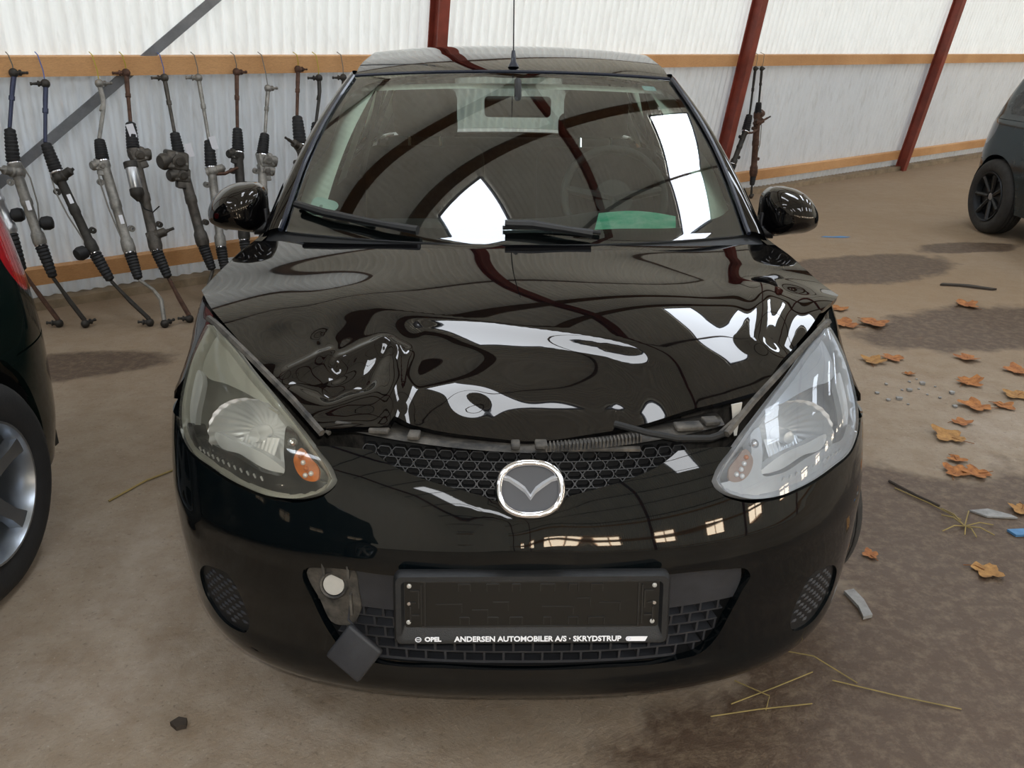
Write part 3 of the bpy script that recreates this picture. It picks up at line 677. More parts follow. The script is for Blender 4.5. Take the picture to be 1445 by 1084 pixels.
# ---- headlamps
ZD0 = Vector((0, 0, 1))
lampo = [(.77, .880), (.772, .818), (.748, .76), (.714, .697), (.66, .671), (.555, .660), (.465, .650), (.397, .647), (.335, .661), (.304, .682), (.296, .700), (.305, .714), (.345, .752), (.412, .795), (.535, .847), (.69, .882)]
mat('lamp_housing', '#b3b2a7', .3, .15, var=.08); mat('lamp_housing_clear', '#d3d6da', .25, .3, var=.06); mat('lamp_bezel', '#101114', .12, .0, coat=1); mat('amber', '#cf6e12', .15, coat=1, var=.3, vscale=60); mat('lamp_glassware', '#e8ecf0', .06, 1)
mat('lamp_silver', '#f2f3f4', .25, .3); mat('amber_dull', '#a0877a', .25, coat=.5)
lp = np.array([p[:2] for p in spoly(lampo, .012, True, FSC)])*np.array(FSC)
gx_ = np.linspace(lp[:, 0].min()-.01, lp[:, 0].max()+.01, 160); gz_ = np.linspace(lp[:, 1].min()-.01, lp[:, 1].max()+.01, 90)
GX, GZ = np.meshgrid(gx_, gz_, indexing='ij'); GD = np.where(inpoly(GX, GZ, lp), pdist(GX, GZ, lp), 0)
def bowl(sg, dmax):
    def g(s, z):
        a = (abs(s)*FSC[0]-gx_[0])/(gx_[1]-gx_[0]); c = (z-gz_[0])/(gz_[1]-gz_[0]); i = int(min(158, max(0, a))); j = int(min(88, max(0, c))); a -= i; c -= j
        d = float((GD[i, j]*(1-a)+GD[i+1, j]*a)*(1-c)+(GD[i, j+1]*(1-a)+GD[i+1, j+1]*a)*c)
        return FSo(.006+dmax*sstep(0, .055, d))(s, z)
    return g
for sg in (-1, 1):
    ol = lampo if sg > 0 else mirror(lampo); M = lambda pts: pts if sg > 0 else mirror(pts)
    LH = 'lamp_housing' if sg < 0 else 'lamp_housing_clear'
    hz = panel('headlamp', bowl(sg, .125), ol, LH, car, h=.009, sc=FSC, flange=.02, eps=(.004, .004))
    panel('lamp_lens', FS, ol, 'lens_plastic' if sg > 0 else 'dim_lens', hz, h=.014, sc=FSC, flange=.012)
    # main reflector dish, facing forward
    c = Vector(FSo(.030)(sg*.485, .738)); ax = Vector((sg*.30, -1, .22)).normalized(); rt = ax.cross(ZD0).normalized(); upv = rt.cross(ax)
    def DISH(a, q):
        th = 2*pi*a; r = .012+.080*q**.5; return c+ax*(-.060+.060*q+.0025*cos(th*24)*q)+(rt*cos(th)*1.12+upv*sin(th)*.92)*r
    b = MB(); b.grid(DISH, 192, 12); rf = b.build('reflector', 'lamp_silver', hz)
    b = MB(); b.lathe([(.016, -.058), (.017, -.022), (.013, -.012), (0, -.010)], c, ax, 20, False); b.build('bulb_cap', 'lamp_silver', rf)
    def FLUTE(a, q): x = lerp(-.042, .042, a); return c+rt*x+upv*lerp(-.050, -.006, q)+ax*(-.012-.10*q*.25+.0007*cos(x*700)-3.5*x*x)
    b = MB(); b.grid(FLUTE, 96, 4); b.build('optic_flutes', 'lamp_silver', rf)
    up = M([(.69, .872), (.755, .868), (.752, .815), (.70, .805), (.60, .812), (.50, .805), (.435, .790), (.535, .840)])
    panel('upper_reflector', FSo(.028), up, LH, hz, h=.012, sc=FSC, nf=FS, flange=.012)
    sd = M([(.752, .80), (.735, .758), (.70, .705), (.67, .695), (.675, .74), (.69, .79)])
    panel('side_reflector', FSo(.020), sd, 'lamp_silver', hz, h=.010, sc=FSC, nf=FS, flange=.012)
    sh = M([(.575, .716), (.50, .722), (.42, .712), (.382, .694), (.42, .690), (.49, .702), (.56, .704)])
    panel('reflector_shelf', FSo(.016), sh, 'lamp_silver', hz, h=.008, sc=FSC, nf=FS, flange=.03)
    bz = M([(.675, .71), (.64, .695), (.58, .698), (.50, .696), (.42, .684), (.388, .690), (.395, .735), (.40, .772), (.378, .762), (.372, .735), (.352, .700), (.318, .692), (.303, .690), (.312, .678), (.342, .662), (.40, .651), (.48, .654), (.58, .664), (.66, .677), (.70, .70)])
    bzo = panel('lamp_bezel', FSo(.013), bz, 'lamp_bezel' if sg < 0 else LH, hz, h=.008, sc=FSC, nf=FS, flange=.03)
    for k in range(12):
        ss = .43+.0165*k; z = .672+.0045*(k/6 if k < 6 else 1); p = Vector(FSo(.011)(sg*ss, z)); b = MB(); b.box(p, (.003, .003, .010), Matrix.Rotation(sg*.35, 3, 'Y')); b.build('bezel_rib', 'lamp_silver', bzo)
    am = M([(.362, .742), (.372, .722), (.362, .700), (.342, .688), (.322, .694), (.322, .708), (.342, .730)])
    amo = panel('indicator', FSo(.012), am, 'amber' if sg < 0 else 'amber_dull', hz, h=.006, sc=FSC, nf=FS, flange=.006)
    for k, (ss, zz) in enumerate(((.335, .702), (.345, .709), (.352, .718), (.358, .728), (.345, .697))): b = MB(); b.sphere(FSo(.010)(sg*ss, zz), .0055, 8); b.build('indicator_facet', 'amber' if (sg < 0 and k % 2) or k == 3 else 'lamp_silver', amo)
    b = MB(); b.sphere(FSo(.016)(sg*.382, .748), .011, 10); b.build('indicator_bulb', 'chrome', hz)
# ---- front wings and body sides
def xside(y, z):
    W = WZ(min(z, .88)); n = NZ(z)
    if y >= YB: return W
    return W*max(0, 1-(max(0, (YB-y)/(YB-Y0(z))))**n)**(1/n)
def SIDE(sg):
    def g(y, z):
        zt = ze(min(y, 1.3))+.03*max(0, y-1.3)/2.2; xt = xe(min(y, 1.3))
        if z < .72: x = xside(y, z)
        else:
            k = (z-.72)/(zt-.72); x = lerp(xside(y, .72), xt, k)+.014*sin(pi*min(1, k))
        if y > 3.0: x -= .10*((y-3.0)/.7)**2
        return (sg*x, y, z)
    return g
def arch(cy, r, a0, a1, n=9): return [(cy+r*cos(radians(lerp(a0, a1, i/n))), .29+r*sin(radians(lerp(a0, a1, i/n)))) for i in range(n+1)]
def zt_(y): return ze(min(y, 1.3))+.03*max(0, y-1.3)/2.2
for sg in (-1, 1):
    S = SIDE(sg); fl = sg > 0
    wing_o = [(.60, zt_(.60)-.004, 'c'), (.70, zt_(.7)-.003), (.80, zt_(.8)-.003), (1.0, zt_(1.0)-.003), (1.17, zt_(1.17)-.003, 'c'), (1.19, .75), (1.19, .45), (1.18, .25, 'c'), (1.115, .25, 'c')]
    wing_o += [p for p in arch(.78, .335, 0, 118)][1:]+[(.58, .655, 'c'), (.485, .70, 'c'), (.475, .76), (.49, .83), (.53, .875, 'c')]
    panel('front_wing', S, wing_o, 'black_paint', car, h=.02, flip=fl, flange=.015)
    panel('front_door', S, [(1.20, zt_(1.2), 'c'), (1.7, zt_(1.7)), (2.22, zt_(2.22), 'c'), (2.23, .6), (2.20, .25, 'c'), (1.195, .25, 'c'), (1.20, .6)], 'black_paint', car, h=.04, flip=fl)
    panel('rear_door', S, [(2.235, zt_(2.23), 'c'), (2.6, zt_(2.6)), (3.0, zt_(3.0), 'c'), (2.98, .65, 'c'), (2.91, .45), (2.90, .25, 'c'), (2.21, .25, 'c'), (2.24, .6)], 'black_paint', car, h=.04, flip=fl)
    panel('rear_quarter', S, [(3.01, zt_(3.0), 'c'), (3.5, zt_(3.5)), (3.66, zt_(3.6), 'c'), (3.74, .7), (3.74, .25, 'c'), (3.60, .25, 'c')]+arch(3.27, .335, 0, 150)[1:]+[(2.99, .66, 'c')], 'black_paint', car, h=.04, flip=fl)
    b = MB(); b.box((sg*.78, 2.0, .21), (.10, 1.75, .10), None, .02); b.build('sill', 'black_plastic', car)
    for cy in (.78, 3.27): b = MB(); b.grid(lambda a, c: (sg*lerp(.83, .52, c), cy+.345*cos(pi*a), .29+.345*sin(pi*a)), 18, 3); b.build('wheel_liner', 'rubber', car)
# rear end (closed skin)
def REAR(s, z):
    y0 = pchip([.2, .4, .7, .95, 1.1, 1.38], [3.80, 3.86, 3.84, 3.74, 3.68, 3.50])(z); W = pchip([.2, .6, .95, 1.1, 1.38], [.76, .80, .72, .66, .53])(z)
    return (W*sin(s*pi/2), y0-.35*(1-cos(s*pi/2)), z)
panel('tailgate', REAR, [(-1, .25, 'c'), (0, .25), (1, .25, 'c'), (1, .99, 'c'), (0, 1.0), (-1, .99, 'c')], 'black_paint', car, h=.05, sc=(1.2, 1))
panel('rear_window', REAR, [(-.95, 1.01, 'c'), (0, 1.02), (.95, 1.01, 'c'), (.93, 1.36, 'c'), (0, 1.37), (-.93, 1.36, 'c')], 'side_glass', car, h=.05, sc=(1.2, 1), flange=.004)
# ---- roof, pillars, glass
RAILP = [(1.10, .752, .952), (1.35, .722, 1.085), (1.6, .680, 1.212), (1.8, .632, 1.310), (1.95, .592, 1.378), (2.15, .572, 1.420), (2.4, .560, 1.446), (2.8, .553, 1.445), (3.2, .545, 1.42), (3.5, .53, 1.375)]
rx = pchip([p[0] for p in RAILP], [p[1] for p in RAILP]); rz = pchip([p[0] for p in RAILP], [p[2] for p in RAILP])
# windscreen: bottom and top edge curves
def WS(a, b):
    xb, yb_, zb = a*.690, .945+.185*a*a, .983-.008*a*a
    xt, yt_, zt2 = a*.566, 1.742+.085*a*a, 1.392-.022*a*a
    k = sin(pi*min(1, max(0, b))); 
    return (lerp(xb, xt, b)+a*.016*k, lerp(yb_, yt_, b)-.012*k, lerp(zb, zt2, b)+.018*k)
frit = [(-1, -.02, 'c'), (0, -.02), (1, -.02, 'c'), (1, 1, 'c'), (0, 1), (-1, 1, 'c')]
inner = [(-.93, .10), (-.85, .07), (-.4, .055), (0, .05), (.4, .055), (.85, .07), (.93, .10), (.925, .5), (.90, .93), (.85, .965), (0, .972), (-.85, .965), (-.90, .93), (-.925, .5)]
panel('windscreen', WS, frit, 'windscreen_glass', car, h=.03, sc=(.65, .9), flange=.005)
def WSi(a, b):
    p = WS(a, b); return (p[0], p[1]+.004, p[2]-.006)
mat('frit_black', '#151618', .25)
panel('windscreen_border', WSi, [(-.995, -.015, 'c'), (0, -.015), (.995, -.015, 'c'), (.995, .995, 'c'), (0, .995), (-.995, .995, 'c')], 'frit_black', car, h=.03, holes=[inner], sc=(.65, .9), flange=0)
zroof = pchip([1.72, 1.76, 1.9, 2.1, 2.4, 2.8, 3.2, 3.5, 3.6], [1.383, 1.396, 1.424, 1.452, 1.474, 1.474, 1.45, 1.405, 1.385])
def ROOF(a, y):
    x = a*rx(y); k = abs(a)**2.4; return (x, y, lerp(zroof(y), rz(y), k))
ro = [(-.93, 1.845, 'c'), (-.6, 1.795), (0, 1.757), (.6, 1.795), (.93, 1.845, 'c'), (.98, 1.96), (1, 2.3), (1, 3.0), (1, 3.55, 'c'), (0, 3.58), (-1, 3.55, 'c'), (-1, 3.0), (-1, 2.3), (-.98, 1.96)]
panel('roof', ROOF, ro, 'black_paint', car, h=.03, sc=(.56, 1), flange=.012)
mat('gasket', '#1d2230', .3, coat=.3)
b = MB(); b.tube([Vector(WS(lerp(-1, 1, i/30), 1.004))+Vector((0, .006, .003)) for i in range(31)], .006, 6); b.build('header_trim', 'gasket', car)
for sg in (-1, 1):
    def AP(t, c):     # strip from the windscreen edge to the roof rail
        e = Vector(WS(sg*1.0, t)); y = lerp(1.10, 1.98, t); r = Vector((sg*rx(y), y, rz(y)))
        p = e.lerp(r, c); p += Vector((sg*.010, -.004, .008))*sin(pi*c); return p
    b = MB(); b.grid(lambda t, c: AP(t, c), 30, 6)
    b.grid(lambda t, c: AP(t, 1)+(Vector((sg*-.03, .10, -.012)))*c, 30, 2); b.build('windscreen_pillar', 'black_paint', car)
    b = MB(); b.tube([Vector(WS(sg*1.0, lerp(-.02, 1, i/24)))+Vector((sg*.006, -.004, .004)) for i in range(25)], .0075, 6); b.build('windscreen_gasket', 'gasket', car)
    # side glass and frame
    def GS(y, t, sg=sg):
        zb = zt_(y)-.002; xb = xe(min(y, 1.3))-.012; return (sg*lerp(xb, rx(y)-.006, t), y, lerp(zb, rz(y)-.004, t))
    def gp(pts): return pts
    fl = sg < 0
    panel('side_window', GS, [(1.36, .12, 'c'), (1.75, .06), (2.20, .05, 'c'), (2.20, .90, 'c'), (2.0, .90), (1.8, .86), (1.62, .78)], 'side_glass', car, h=.05, sc=(1, .4), flange=.004)
    panel('side_window', GS, [(2.29, .05, 'c'), (3.0, .05, 'c'), (3.2, .3), (3.25, .6), (3.2, .88, 'c'), (2.7, .9), (2.29, .90, 'c')], 'side_glass', car, h=.05, sc=(1, .4), flange=.004)
    panel('window_frame', GS, [(1.15, 0, 'c'), (2.0, 0), (3.0, 0), (3.62, 0, 'c'), (3.52, .6), (3.46, 1, 'c'), (2.8, 1), (2.3, 1), (1.9, 1), (1.5, 1), (1.2, 1, 'c')], 'black_plastic', car, h=.05, sc=(1, .4),
          holes=[[(1.36, .12, 'c'), (1.75, .06), (2.20, .05, 'c'), (2.20, .90, 'c'), (2.0, .90), (1.8, .86), (1.62, .78)], [(2.29, .05, 'c'), (3.0, .05, 'c'), (3.2, .3), (3.25, .6), (3.2, .88, 'c'), (2.7, .9), (2.29, .90, 'c')]], flange=.008)
# scuttle between bonnet and glass, wipers
b = MB(); b.grid(lambda a, c: Vector((lerp(-.74, .74, a), lerp(.885, .965, c)+.19*(lerp(-1.05, 1.05, a))**2, lerp(.955, .978, c)-.012*lerp(-1, 1, a)**2)), 40, 4); b.build('scuttle', 'black_plastic', car)
def ws(a, b_, off=.012):
    n = fnormal(WS, a, b_, (.002, .002), False); n = n if n.z > 0 else -n; return Vector(WS(a, b_))+n*off
for pts, blade in ((((-.955, .095), (-.80, .060), (-.55, .025), (-.40, .005)), ((-.96, .10), (-.60, .045))), (((-.05, .045), (.06, .042), (.20, .018), (.30, -.004)), ((-.06, .045), (.34, .020)))):
    b = MB(); b.tube([ws(a, c, .024) for a, c in pts], [.011, .013, .010, .013], 8); w = b.build('wiper_arm', 'black_plastic', car)
    b = MB(); (a0, c0), (a1, c1) = blade; b.tube([ws(lerp(a0, a1, i/12), lerp(c0, c1, i/12)+.012*sin(pi*i/12), .009) for i in range(13)], .006, 6); b.build('wiper_blade', 'rubber', w)
# aerial
b = MB(); q0 = Vector((0, 1.82, ROOF(0, 1.82)[2])); b.lathe([(.020, 0), (.018, .006), (.010, .018), (.008, .045), (.006, .055)], q0, (0, .12, 1), 14); an = b.build('aerial', 'gasket', car)
b = MB(); b.tube([q0+Vector((0, .006, .05)), q0+Vector((0, .07, .58))], [.0028, .0015], 6); b.build('aerial_rod', 'rubber', an)
# ---- door mirrors
for sg in (-1, 1):
    c0 = Vector((sg*.853, 1.20, 1.012))
    mo = spoly([(-.078, .052), (-.062, .070), (-.02, .076), (.03, .064), (.072, .032), (.094, -.008), (.092, -.040), (.062, -.058), (0, -.064), (-.058, -.066), (-.078, -.052), (-.084, 0)], .006)
    def MIR(a, c):       # D-shaped shell: upright towards the door, drooping to the outside; a around, c front to back
        k = a*len(mo); i0 = int(k) % len(mo); p = mo[i0]*(1-k+int(k))+mo[(i0+1) % len(mo)]*(k-int(k)); r = sin(c*pi/2)**.62
        y = -.080*cos(c*pi/2)**.9+.045*c; return c0+Vector((sg*p[0]*r, y+.25*max(0, p[0])*r, p[1]*r))
    b = MB(); b.grid(MIR, 64, 18); b.grid(lambda a, c: c0+(MIR(a, 1)-c0)*(1-c*.05)+Vector((0, .045*c, 0)), 64, 3); mi = b.build('door_mirror', 'mirror_paint', car)
    b = MB(); b.tube([MIR(a, .93)+Vector((0, -.006, 0)) for a in [.42+.48*i/24 for i in range(25)]], .005, 6); b.build('mirror_seam', 'chrome_soft' if False else 'grey_plastic', mi)
    b = MB(); b.grid(lambda a, c: c0+(MIR(a, 1)-c0)*.93*(1-c)+Vector((0, .042, 0)), 32, 4); b.build('mirror_glass', 'chrome', mi)
    b = MB(); b.tube([c0+Vector((-sg*.05, .01, -.055)), c0+Vector((-sg*.10, .03, -.062)), c0+Vector((-sg*.155, .05, -.055))], [.022, .02, .03], 10); b.build('mirror_stalk', 'black_plastic', mi)
    b = MB(); b.add([(sg*.765, 1.16, .955), (sg*.74, 1.36, 1.07), (sg*.757, 1.40, .962)], [(0, 1, 2)], False); b.build('mirror_base', 'black_plastic', car)
# ---- wheels
def tyre(b, c, ax, R=.29, w=.185, rim=.19, n=48):
    pr = [(rim, -w*.42), (rim+.02, -w*.49), ((R+rim)/2+.01, -w*.52), (R-.025, -w*.48), (R-.006, -w*.38), (R, -w*.25)]
    for k in range(4):
        x = -w*.25+w*.5*k/3
        pr += [(R, x-.004), (R-.008, x-.003), (R-.008, x+.003), (R, x+.004)]
    pr += [(R, w*.25), (R-.006, w*.38), (R-.025, w*.48), ((R+rim)/2+.01, w*.52), (rim+.02, w*.49), (rim, w*.42)]
    return b.lathe(pr, c, ax, n, False)
mat('tyre', '#2a2826', .85, var=.3, vscale=20, bump=.5, bscale=80); mat('steel_rim', '#2b2d30', .5, .5)
def plain_wheel(c, sg, parent, st=0.0):
    c = Vector(c); A_ = Vector((sg*cos(st), sg*sin(st), 0)); T_ = Vector((-sin(st), cos(st), 0)); b = tyre(MB(), c, A_); w = b.build('wheel', 'tyre', parent)
    b = MB(); b.lathe([(.192, .078), (.18, .06), (.165, .05), (.10, .07), (.05, .075), (0, .078)], c, A_, 32, False); b.build('rim', 'steel_rim', w)
    for k in range(5):
        a = 2*pi*k/5; b = MB(); b.sphere(c+A_*.078+T_*.05*cos(a)+Vector((0, 0, .05*sin(a))), .009, 8); b.build('wheel_nut', 'chrome_soft', w)
for sg in (-1, 1):
    plain_wheel((sg*.745, .78, .29), sg, car, radians(24)); plain_wheel((sg*.735, 3.27, .29), sg, car)
# ---- cabin
b = MB(); b.box((0, 2.25, .22), (1.40, 2.9, .06)); b.box((0, 1.02, .55), (1.40, .04, .72)); b.build('cabin_floor', 'dash_plastic', car)
def DASH(a, c):
    x = lerp(-.70, .70, a); k = c
    y = lerp(1.00+.17*(x/.7)**2, 1.62, k); z = .925+.02*sin(pi*min(1, k*1.1))-.012*(x/.7)**2-.25*max(0, k-.82)**1.2
    return Vector((x, y, z+(.035*exp(-((x-.35)/.16)**2)*sstep(.45, .85, k))))
b = MB(); b.grid(DASH, 40, 24); b.grid(lambda a, c: DASH(a, 1)+Vector((0, .02*c, -.45*c)), 40, 4); b.build('dashboard', 'dash_plastic', car)
# steering wheel
sc_ = Vector((.37, 1.70, .975)); sax = Vector((0, .86, -.5)).normalized(); su = Vector((0, .5, .86)); sx = Vector((1, 0, 0))
b = MB(); b.tube([sc_+sx*.183*cos(q)+su*.183*sin(q) for q in [2*pi*i/48 for i in range(48)]], .015, 10, closed=True); stw = b.build('steering_wheel', 'dash_plastic', car)
b = MB(); b.lathe([(.07, -.02), (.065, .015), (.03, .03), (0, .032)], sc_+sax*.03, sax, 24)
for q in (.15, pi-.15, -pi/2): b.tube([sc_+sax*.03, sc_+(sx*cos(q)+su*sin(q))*.178], [.022, .014], 8)
b.build('wheel_hub', 'dash_plastic', stw)
# seats
def cushion(b, c, d, tilt, bev): b.box(c, d, Matrix.Rotation(tilt, 3, 'X'), bev)
for sg in (-1, 1):
    b = MB(); cushion(b, (sg*.36, 2.20, .78), (.50, .13, .62), -.22, .05); st = b.build('front_seat', 'seat_fabric', car)
    b = MB(); cushion(b, (sg*.36, 1.95, .47), (.50, .52, .16), .12, .05); b.build('seat_cushion', 'seat_fabric', st)
    b = MB(); cushion(b, (sg*.36, 2.315, 1.215), (.27, .10, .20), -.22, .045); b.build('headrest', 'seat_fabric', st)
    for o_ in (-.065, .065): b = MB(); b.tube([(sg*.36+o_, 2.255, 1.05), (sg*.36+o_, 2.30, 1.16)], .007, 8); b.build('headrest_post', 'chrome', st)
b = MB(); cushion(b, (0, 3.02, .74), (1.26, .15, .60), -.25, .05); rs = b.build('rear_seat', 'seat_fabric', car)
for x in (-.38, .38):
    b = MB(); cushion(b, (x, 3.12, 1.09), (.24, .09, .13), -.25, .04); b.build('rear_headrest', 'seat_fabric', rs)
b = MB(); b.box((0, 3.42, .92), (1.2, .45, .02)); b.build('parcel_shelf', 'seat_fabric', car)
# inner trims: headliner, pillars, door cards
b = MB(); b.grid(lambda a, c: Vector(ROOF(lerp(-.97, .97, a), lerp(1.83, 3.45, c)))+Vector((0, 0, -.035)), 16, 16); b.grid(lambda a, c: Vector(WS(lerp(-.95, .95, a), lerp(.955, 1.0, c)))+Vector((0, .03, -.035)), 16, 2); b.build('headliner', 'headliner', car)
for sg in (-1, 1):
    b = MB(); b.grid(lambda t, c: Vector(WS(sg*lerp(.86, 1.0, c), lerp(.10, 1.0, t)))+Vector((sg*.010*c, .035+.09*c, -.03)), 24, 4); b.build('pillar_trim', 'trim_pale', car)
    def gs(y, t): zb = zt_(y); xb = xe(1.3)-.02; return Vector((sg*lerp(xb, rx(y)-.02, t), y, lerp(zb, rz(y)-.01, t)))
    b = MB(); b.grid(lambda t, c: gs(lerp(2.13, 2.36, c), lerp(-.1, 1.0, t))+Vector((-sg*.03, 0, 0)), 10, 3); b.build('centre_pillar_trim', 'trim_pale', car)
    b = MB(); b.grid(lambda t, c: gs(lerp(3.0, 3.5, c)+.12*(1-t), lerp(0, 1.0, t))+Vector((-sg*.03, 0, 0)), 10, 3); b.build('rear_pillar_trim', 'trim_pale', car)
    b = MB(); b.grid(lambda t, c: Vector((sg*.70, lerp(1.2, 3.4, c), lerp(.3, .95, t))), 6, 6); b.build('door_card', 'dash_plastic', car)
    b = MB(); b.tube([gs(lerp(1.45, 1.75, i/6), .98)+Vector((-sg*.05, 0, -.03-.02*sin(pi*i/6))) for i in range(7)], .010, 6); b.build('grab_handle', 'trim_pale', car)
    b = MB(); b.tube([gs(2.25, .75)+Vector((-sg*.06, -.01, 0)), gs(2.22, .2)+Vector((-sg*.07, -.02, -.1))], .012, 6); b.build('seat_belt', 'dash_plastic', car)
# inside mirror
b = MB(); b.box((.012, 1.60, 1.290), (.225, .03, .070), Matrix.Rotation(.25, 3, 'X'), .014); im = b.build('rear_view_mirror', 'black_plastic', car)
b = MB(); b.tube([(.012, 1.590, 1.315), (.012, 1.60, 1.35), (.012, 1.63, 1.372)], .012, 8); b.build('mirror_mount', 'black_plastic', im)
# stickers on the glass
mat('sticker_pale', '#bcd6cf', .6, var=.05); mat('sticker_blue', '#a9d3d8', .6); mat('sticker_grey', '#8f9f9b', .7)
def wsl(a, c, off=-.008): return ws(a, c, off)
o_ = wsl(-.865, .130); e1 = (wsl(-.81, .130)-o_).normalized(); e2 = (wsl(-.865, .18)-o_).normalized()
sh = []
for i in range(40):
    q = 2*pi*i/40; r = .038+.010*max(0, cos(q-.4))**3+.006*cos(3*q); sh.append((r*1.15*cos(q), r*.95*sin(q)))
b = MB(); b.prism(sh, o_, e1, e2, e1.cross(e2), .0006); stk = b.build('parking_disc', 'sticker_pale', car); tag(stk, 'pale round parking disc stuck inside the windscreen')
b = MB(); b.prism(ering(.006, .006, 2), o_+e1.cross(e2)*.0008, e1, e2, e1.cross(e2), .0006)
b.prism(rrect(.05, .004, .001), o_-e2*.014+e1.cross(e2)*.0008, e1, e2, e1.cross(e2), .0005); b.prism(ering(.026, .010, 2), o_-e2*.029+e1*.002+e1.cross(e2)*.0008, e1, e2, e1.cross(e2), .0005); b.build('disc_dial', 'sticker_grey', stk)
o_ = wsl(.83, .93); e1 = (wsl(.88, .93)-o_).normalized(); e2 = (wsl(.83, .96)-o_).normalized()
b = MB(); b.prism(rrect(.05, .032, .006), o_, e1, e2, e1.cross(e2), .0006); tag(b.build('glass_sticker', 'sticker_blue', car), 'pale blue sticker in the windscreen top corner')
# green paper lying on the dashboard
mat('green_paper', '#4fd0a4', .7, var=.12, vscale=14, col2='#9fdcc4')
pp = MB(); pc = Vector((.36, 1.23, .968))
pp.grid(lambda a, c: pc+Vector((lerp(-.12, .12, a)+.03*c, lerp(-.07, .09, c)-.10*a*.4, .012*sin(pi*a)*c+.02*c)), 12, 8); gp_ = pp.build('paper_sheet', 'green_paper', None)
tag(gp_, 'green sheet of paper lying on the dashboard behind the windscreen', 'paper')
# ------------------------------------------------------------------ steering racks hanging on the back wall
mat('rack_steel', '#55504a', .55, .6, var=.35, vscale=25); mat('rack_alloy', '#8a8781', .5, .5, var=.3, vscale=25); mat('rack_dark', '#3a3733', .6, .4, var=.35, vscale=25)
mat('boot_rubber', '#18181a', .65, var=.2, vscale=30); mat('rod_rust', '#5a4236', .7, .4, var=.4, vscale=40); mat('rod_blue', '#3d4258', .5, .5, var=.2); mat('paper_tag', '#e4e4ea', .7)
mat('wire_blue', '#5b6fb0', .5); mat('wire_yellow', '#b9a63c', .5); mat('wire_grey', '#77736c', .5); mat('motor_silver', '#c4c6ca', .3, .8, var=.08); mat('green_label', '#3f6b52', .6)
RACKS = {
'R0': [(-0.10, .30, 1.155), (-.10, .33, .985), (-.10, .36, .846), (-.06, .42, .521), (-.05, .46, .32), (.06, .52, .03)],
'R1': [(.127, .297, 1.311), (.047, .362, 1.049), (.024, .404, .88), (.054, .51, .455), (.074, .553, .282), (.172, .616, .03)],
'R2': [(.262, .317, 1.257), (.186, .429, .972), (.201, .486, .829), (.279, .652, .408), (.322, .71, .26), (.461, .801, .03)],
'R3': [(.526, .322, 1.252), (.448, .446, .977), (.435, .496, .867), (.443, .709, .396), (.449, .771, .261), (.519, .875, .03)],
'R4': [(.68, .298, 1.304), (.632, .41, 1.054), (.607, .473, .913), (.582, .708, .388), (.606, .772, .244), (.658, .868, .03)],
'R5': [(.881, .309, 1.275), (.862, .411, .989), (.857, .462, .848), (.867, .634, .366), (.885, .684, .226), (.771, .754, .03)],
'R6': [(1.074, .311, 1.272), (1.044, .441, .938), (1.017, .5, .788), (.956, .671, .349), (.944, .724, .212), (.967, .795, .03)],
'R7': [(1.311, .3, 1.3), (1.231, .421, .994), (1.198, .474, .858), (1.102, .667, .37), (1.086, .721, .233), (1.096, .801, .03)],
'R8': [(1.481, .341, 1.205), (1.389, .448, .956), (1.335, .5, .835), (1.217, .686, .402), (1.226, .759, .232), (1.28, .846, .03)],
'R9': [(1.711, .295, 1.311), (1.624, .412, 1.046), (1.595, .488, .875), (1.529, .694, .408), (1.521, .776, .223), (1.559, .861, .03)],
'R10': [(1.841, .314, 1.259), (1.754, .404, 1.002), (1.703, .458, .844), (1.614, .618, .385), (1.619, .678, .212), (1.672, .741, .03)],
'R11': [(2.016, .312, 1.258), (1.962, .39, .991), (1.935, .437, .827), (1.846, .576, .349), (1.846, .629, .169), (1.868, .669, .03)],
'RA': [(6.44, .3, 1.267), (6.432, .301, .851), (6.394, .302, .692), (6.248, .303, .383), (6.202, .303, .263), (6.096, .304, .03)],
'RB': [(6.544, .299, 1.266), (6.575, .29, .958), (6.579, .287, .85), (6.659, .268, .234), (6.66, .265, .133), (6.672, .262, .03)]}
UD = HD; VD = HN; ZD = Vector((0, 0, 1))
def boot(b, p, q, r0, r1, n=9, tip=.35):
    """bellows from the thin end p to the fat end q"""
    L = (q-p).length; pr = [(.007, 0), (r0*.6, L*.04)]
    for i in range(n):
        t = i/(n-1); r = lerp(r0, r1, t**.6); h = L*(.08+.86*t); pr += [(r*.86, h-L*.03), (r, h), (r, h+L*.012)]
    pr += [(r1*.8, L)]; return b.lathe(pr, p, q-p, 14)
def joint(root, p, side, m, stud=.05, up=0.0):
    b = MB(); b.sphere(p, .023, 12, (1, 1, 1.05)); d = (UD*side*.9-VD*.25+ZD*up).normalized(); b.lathe([(.013, 0), (.011, .014), (.016, .018), (.016, .024), (.008, .026), (.006, stud), (.0085, stud+.001), (.0085, stud+.010), (0, stud+.010)], p+d*.012, d, 10); return b.build('ball_joint', m, root)
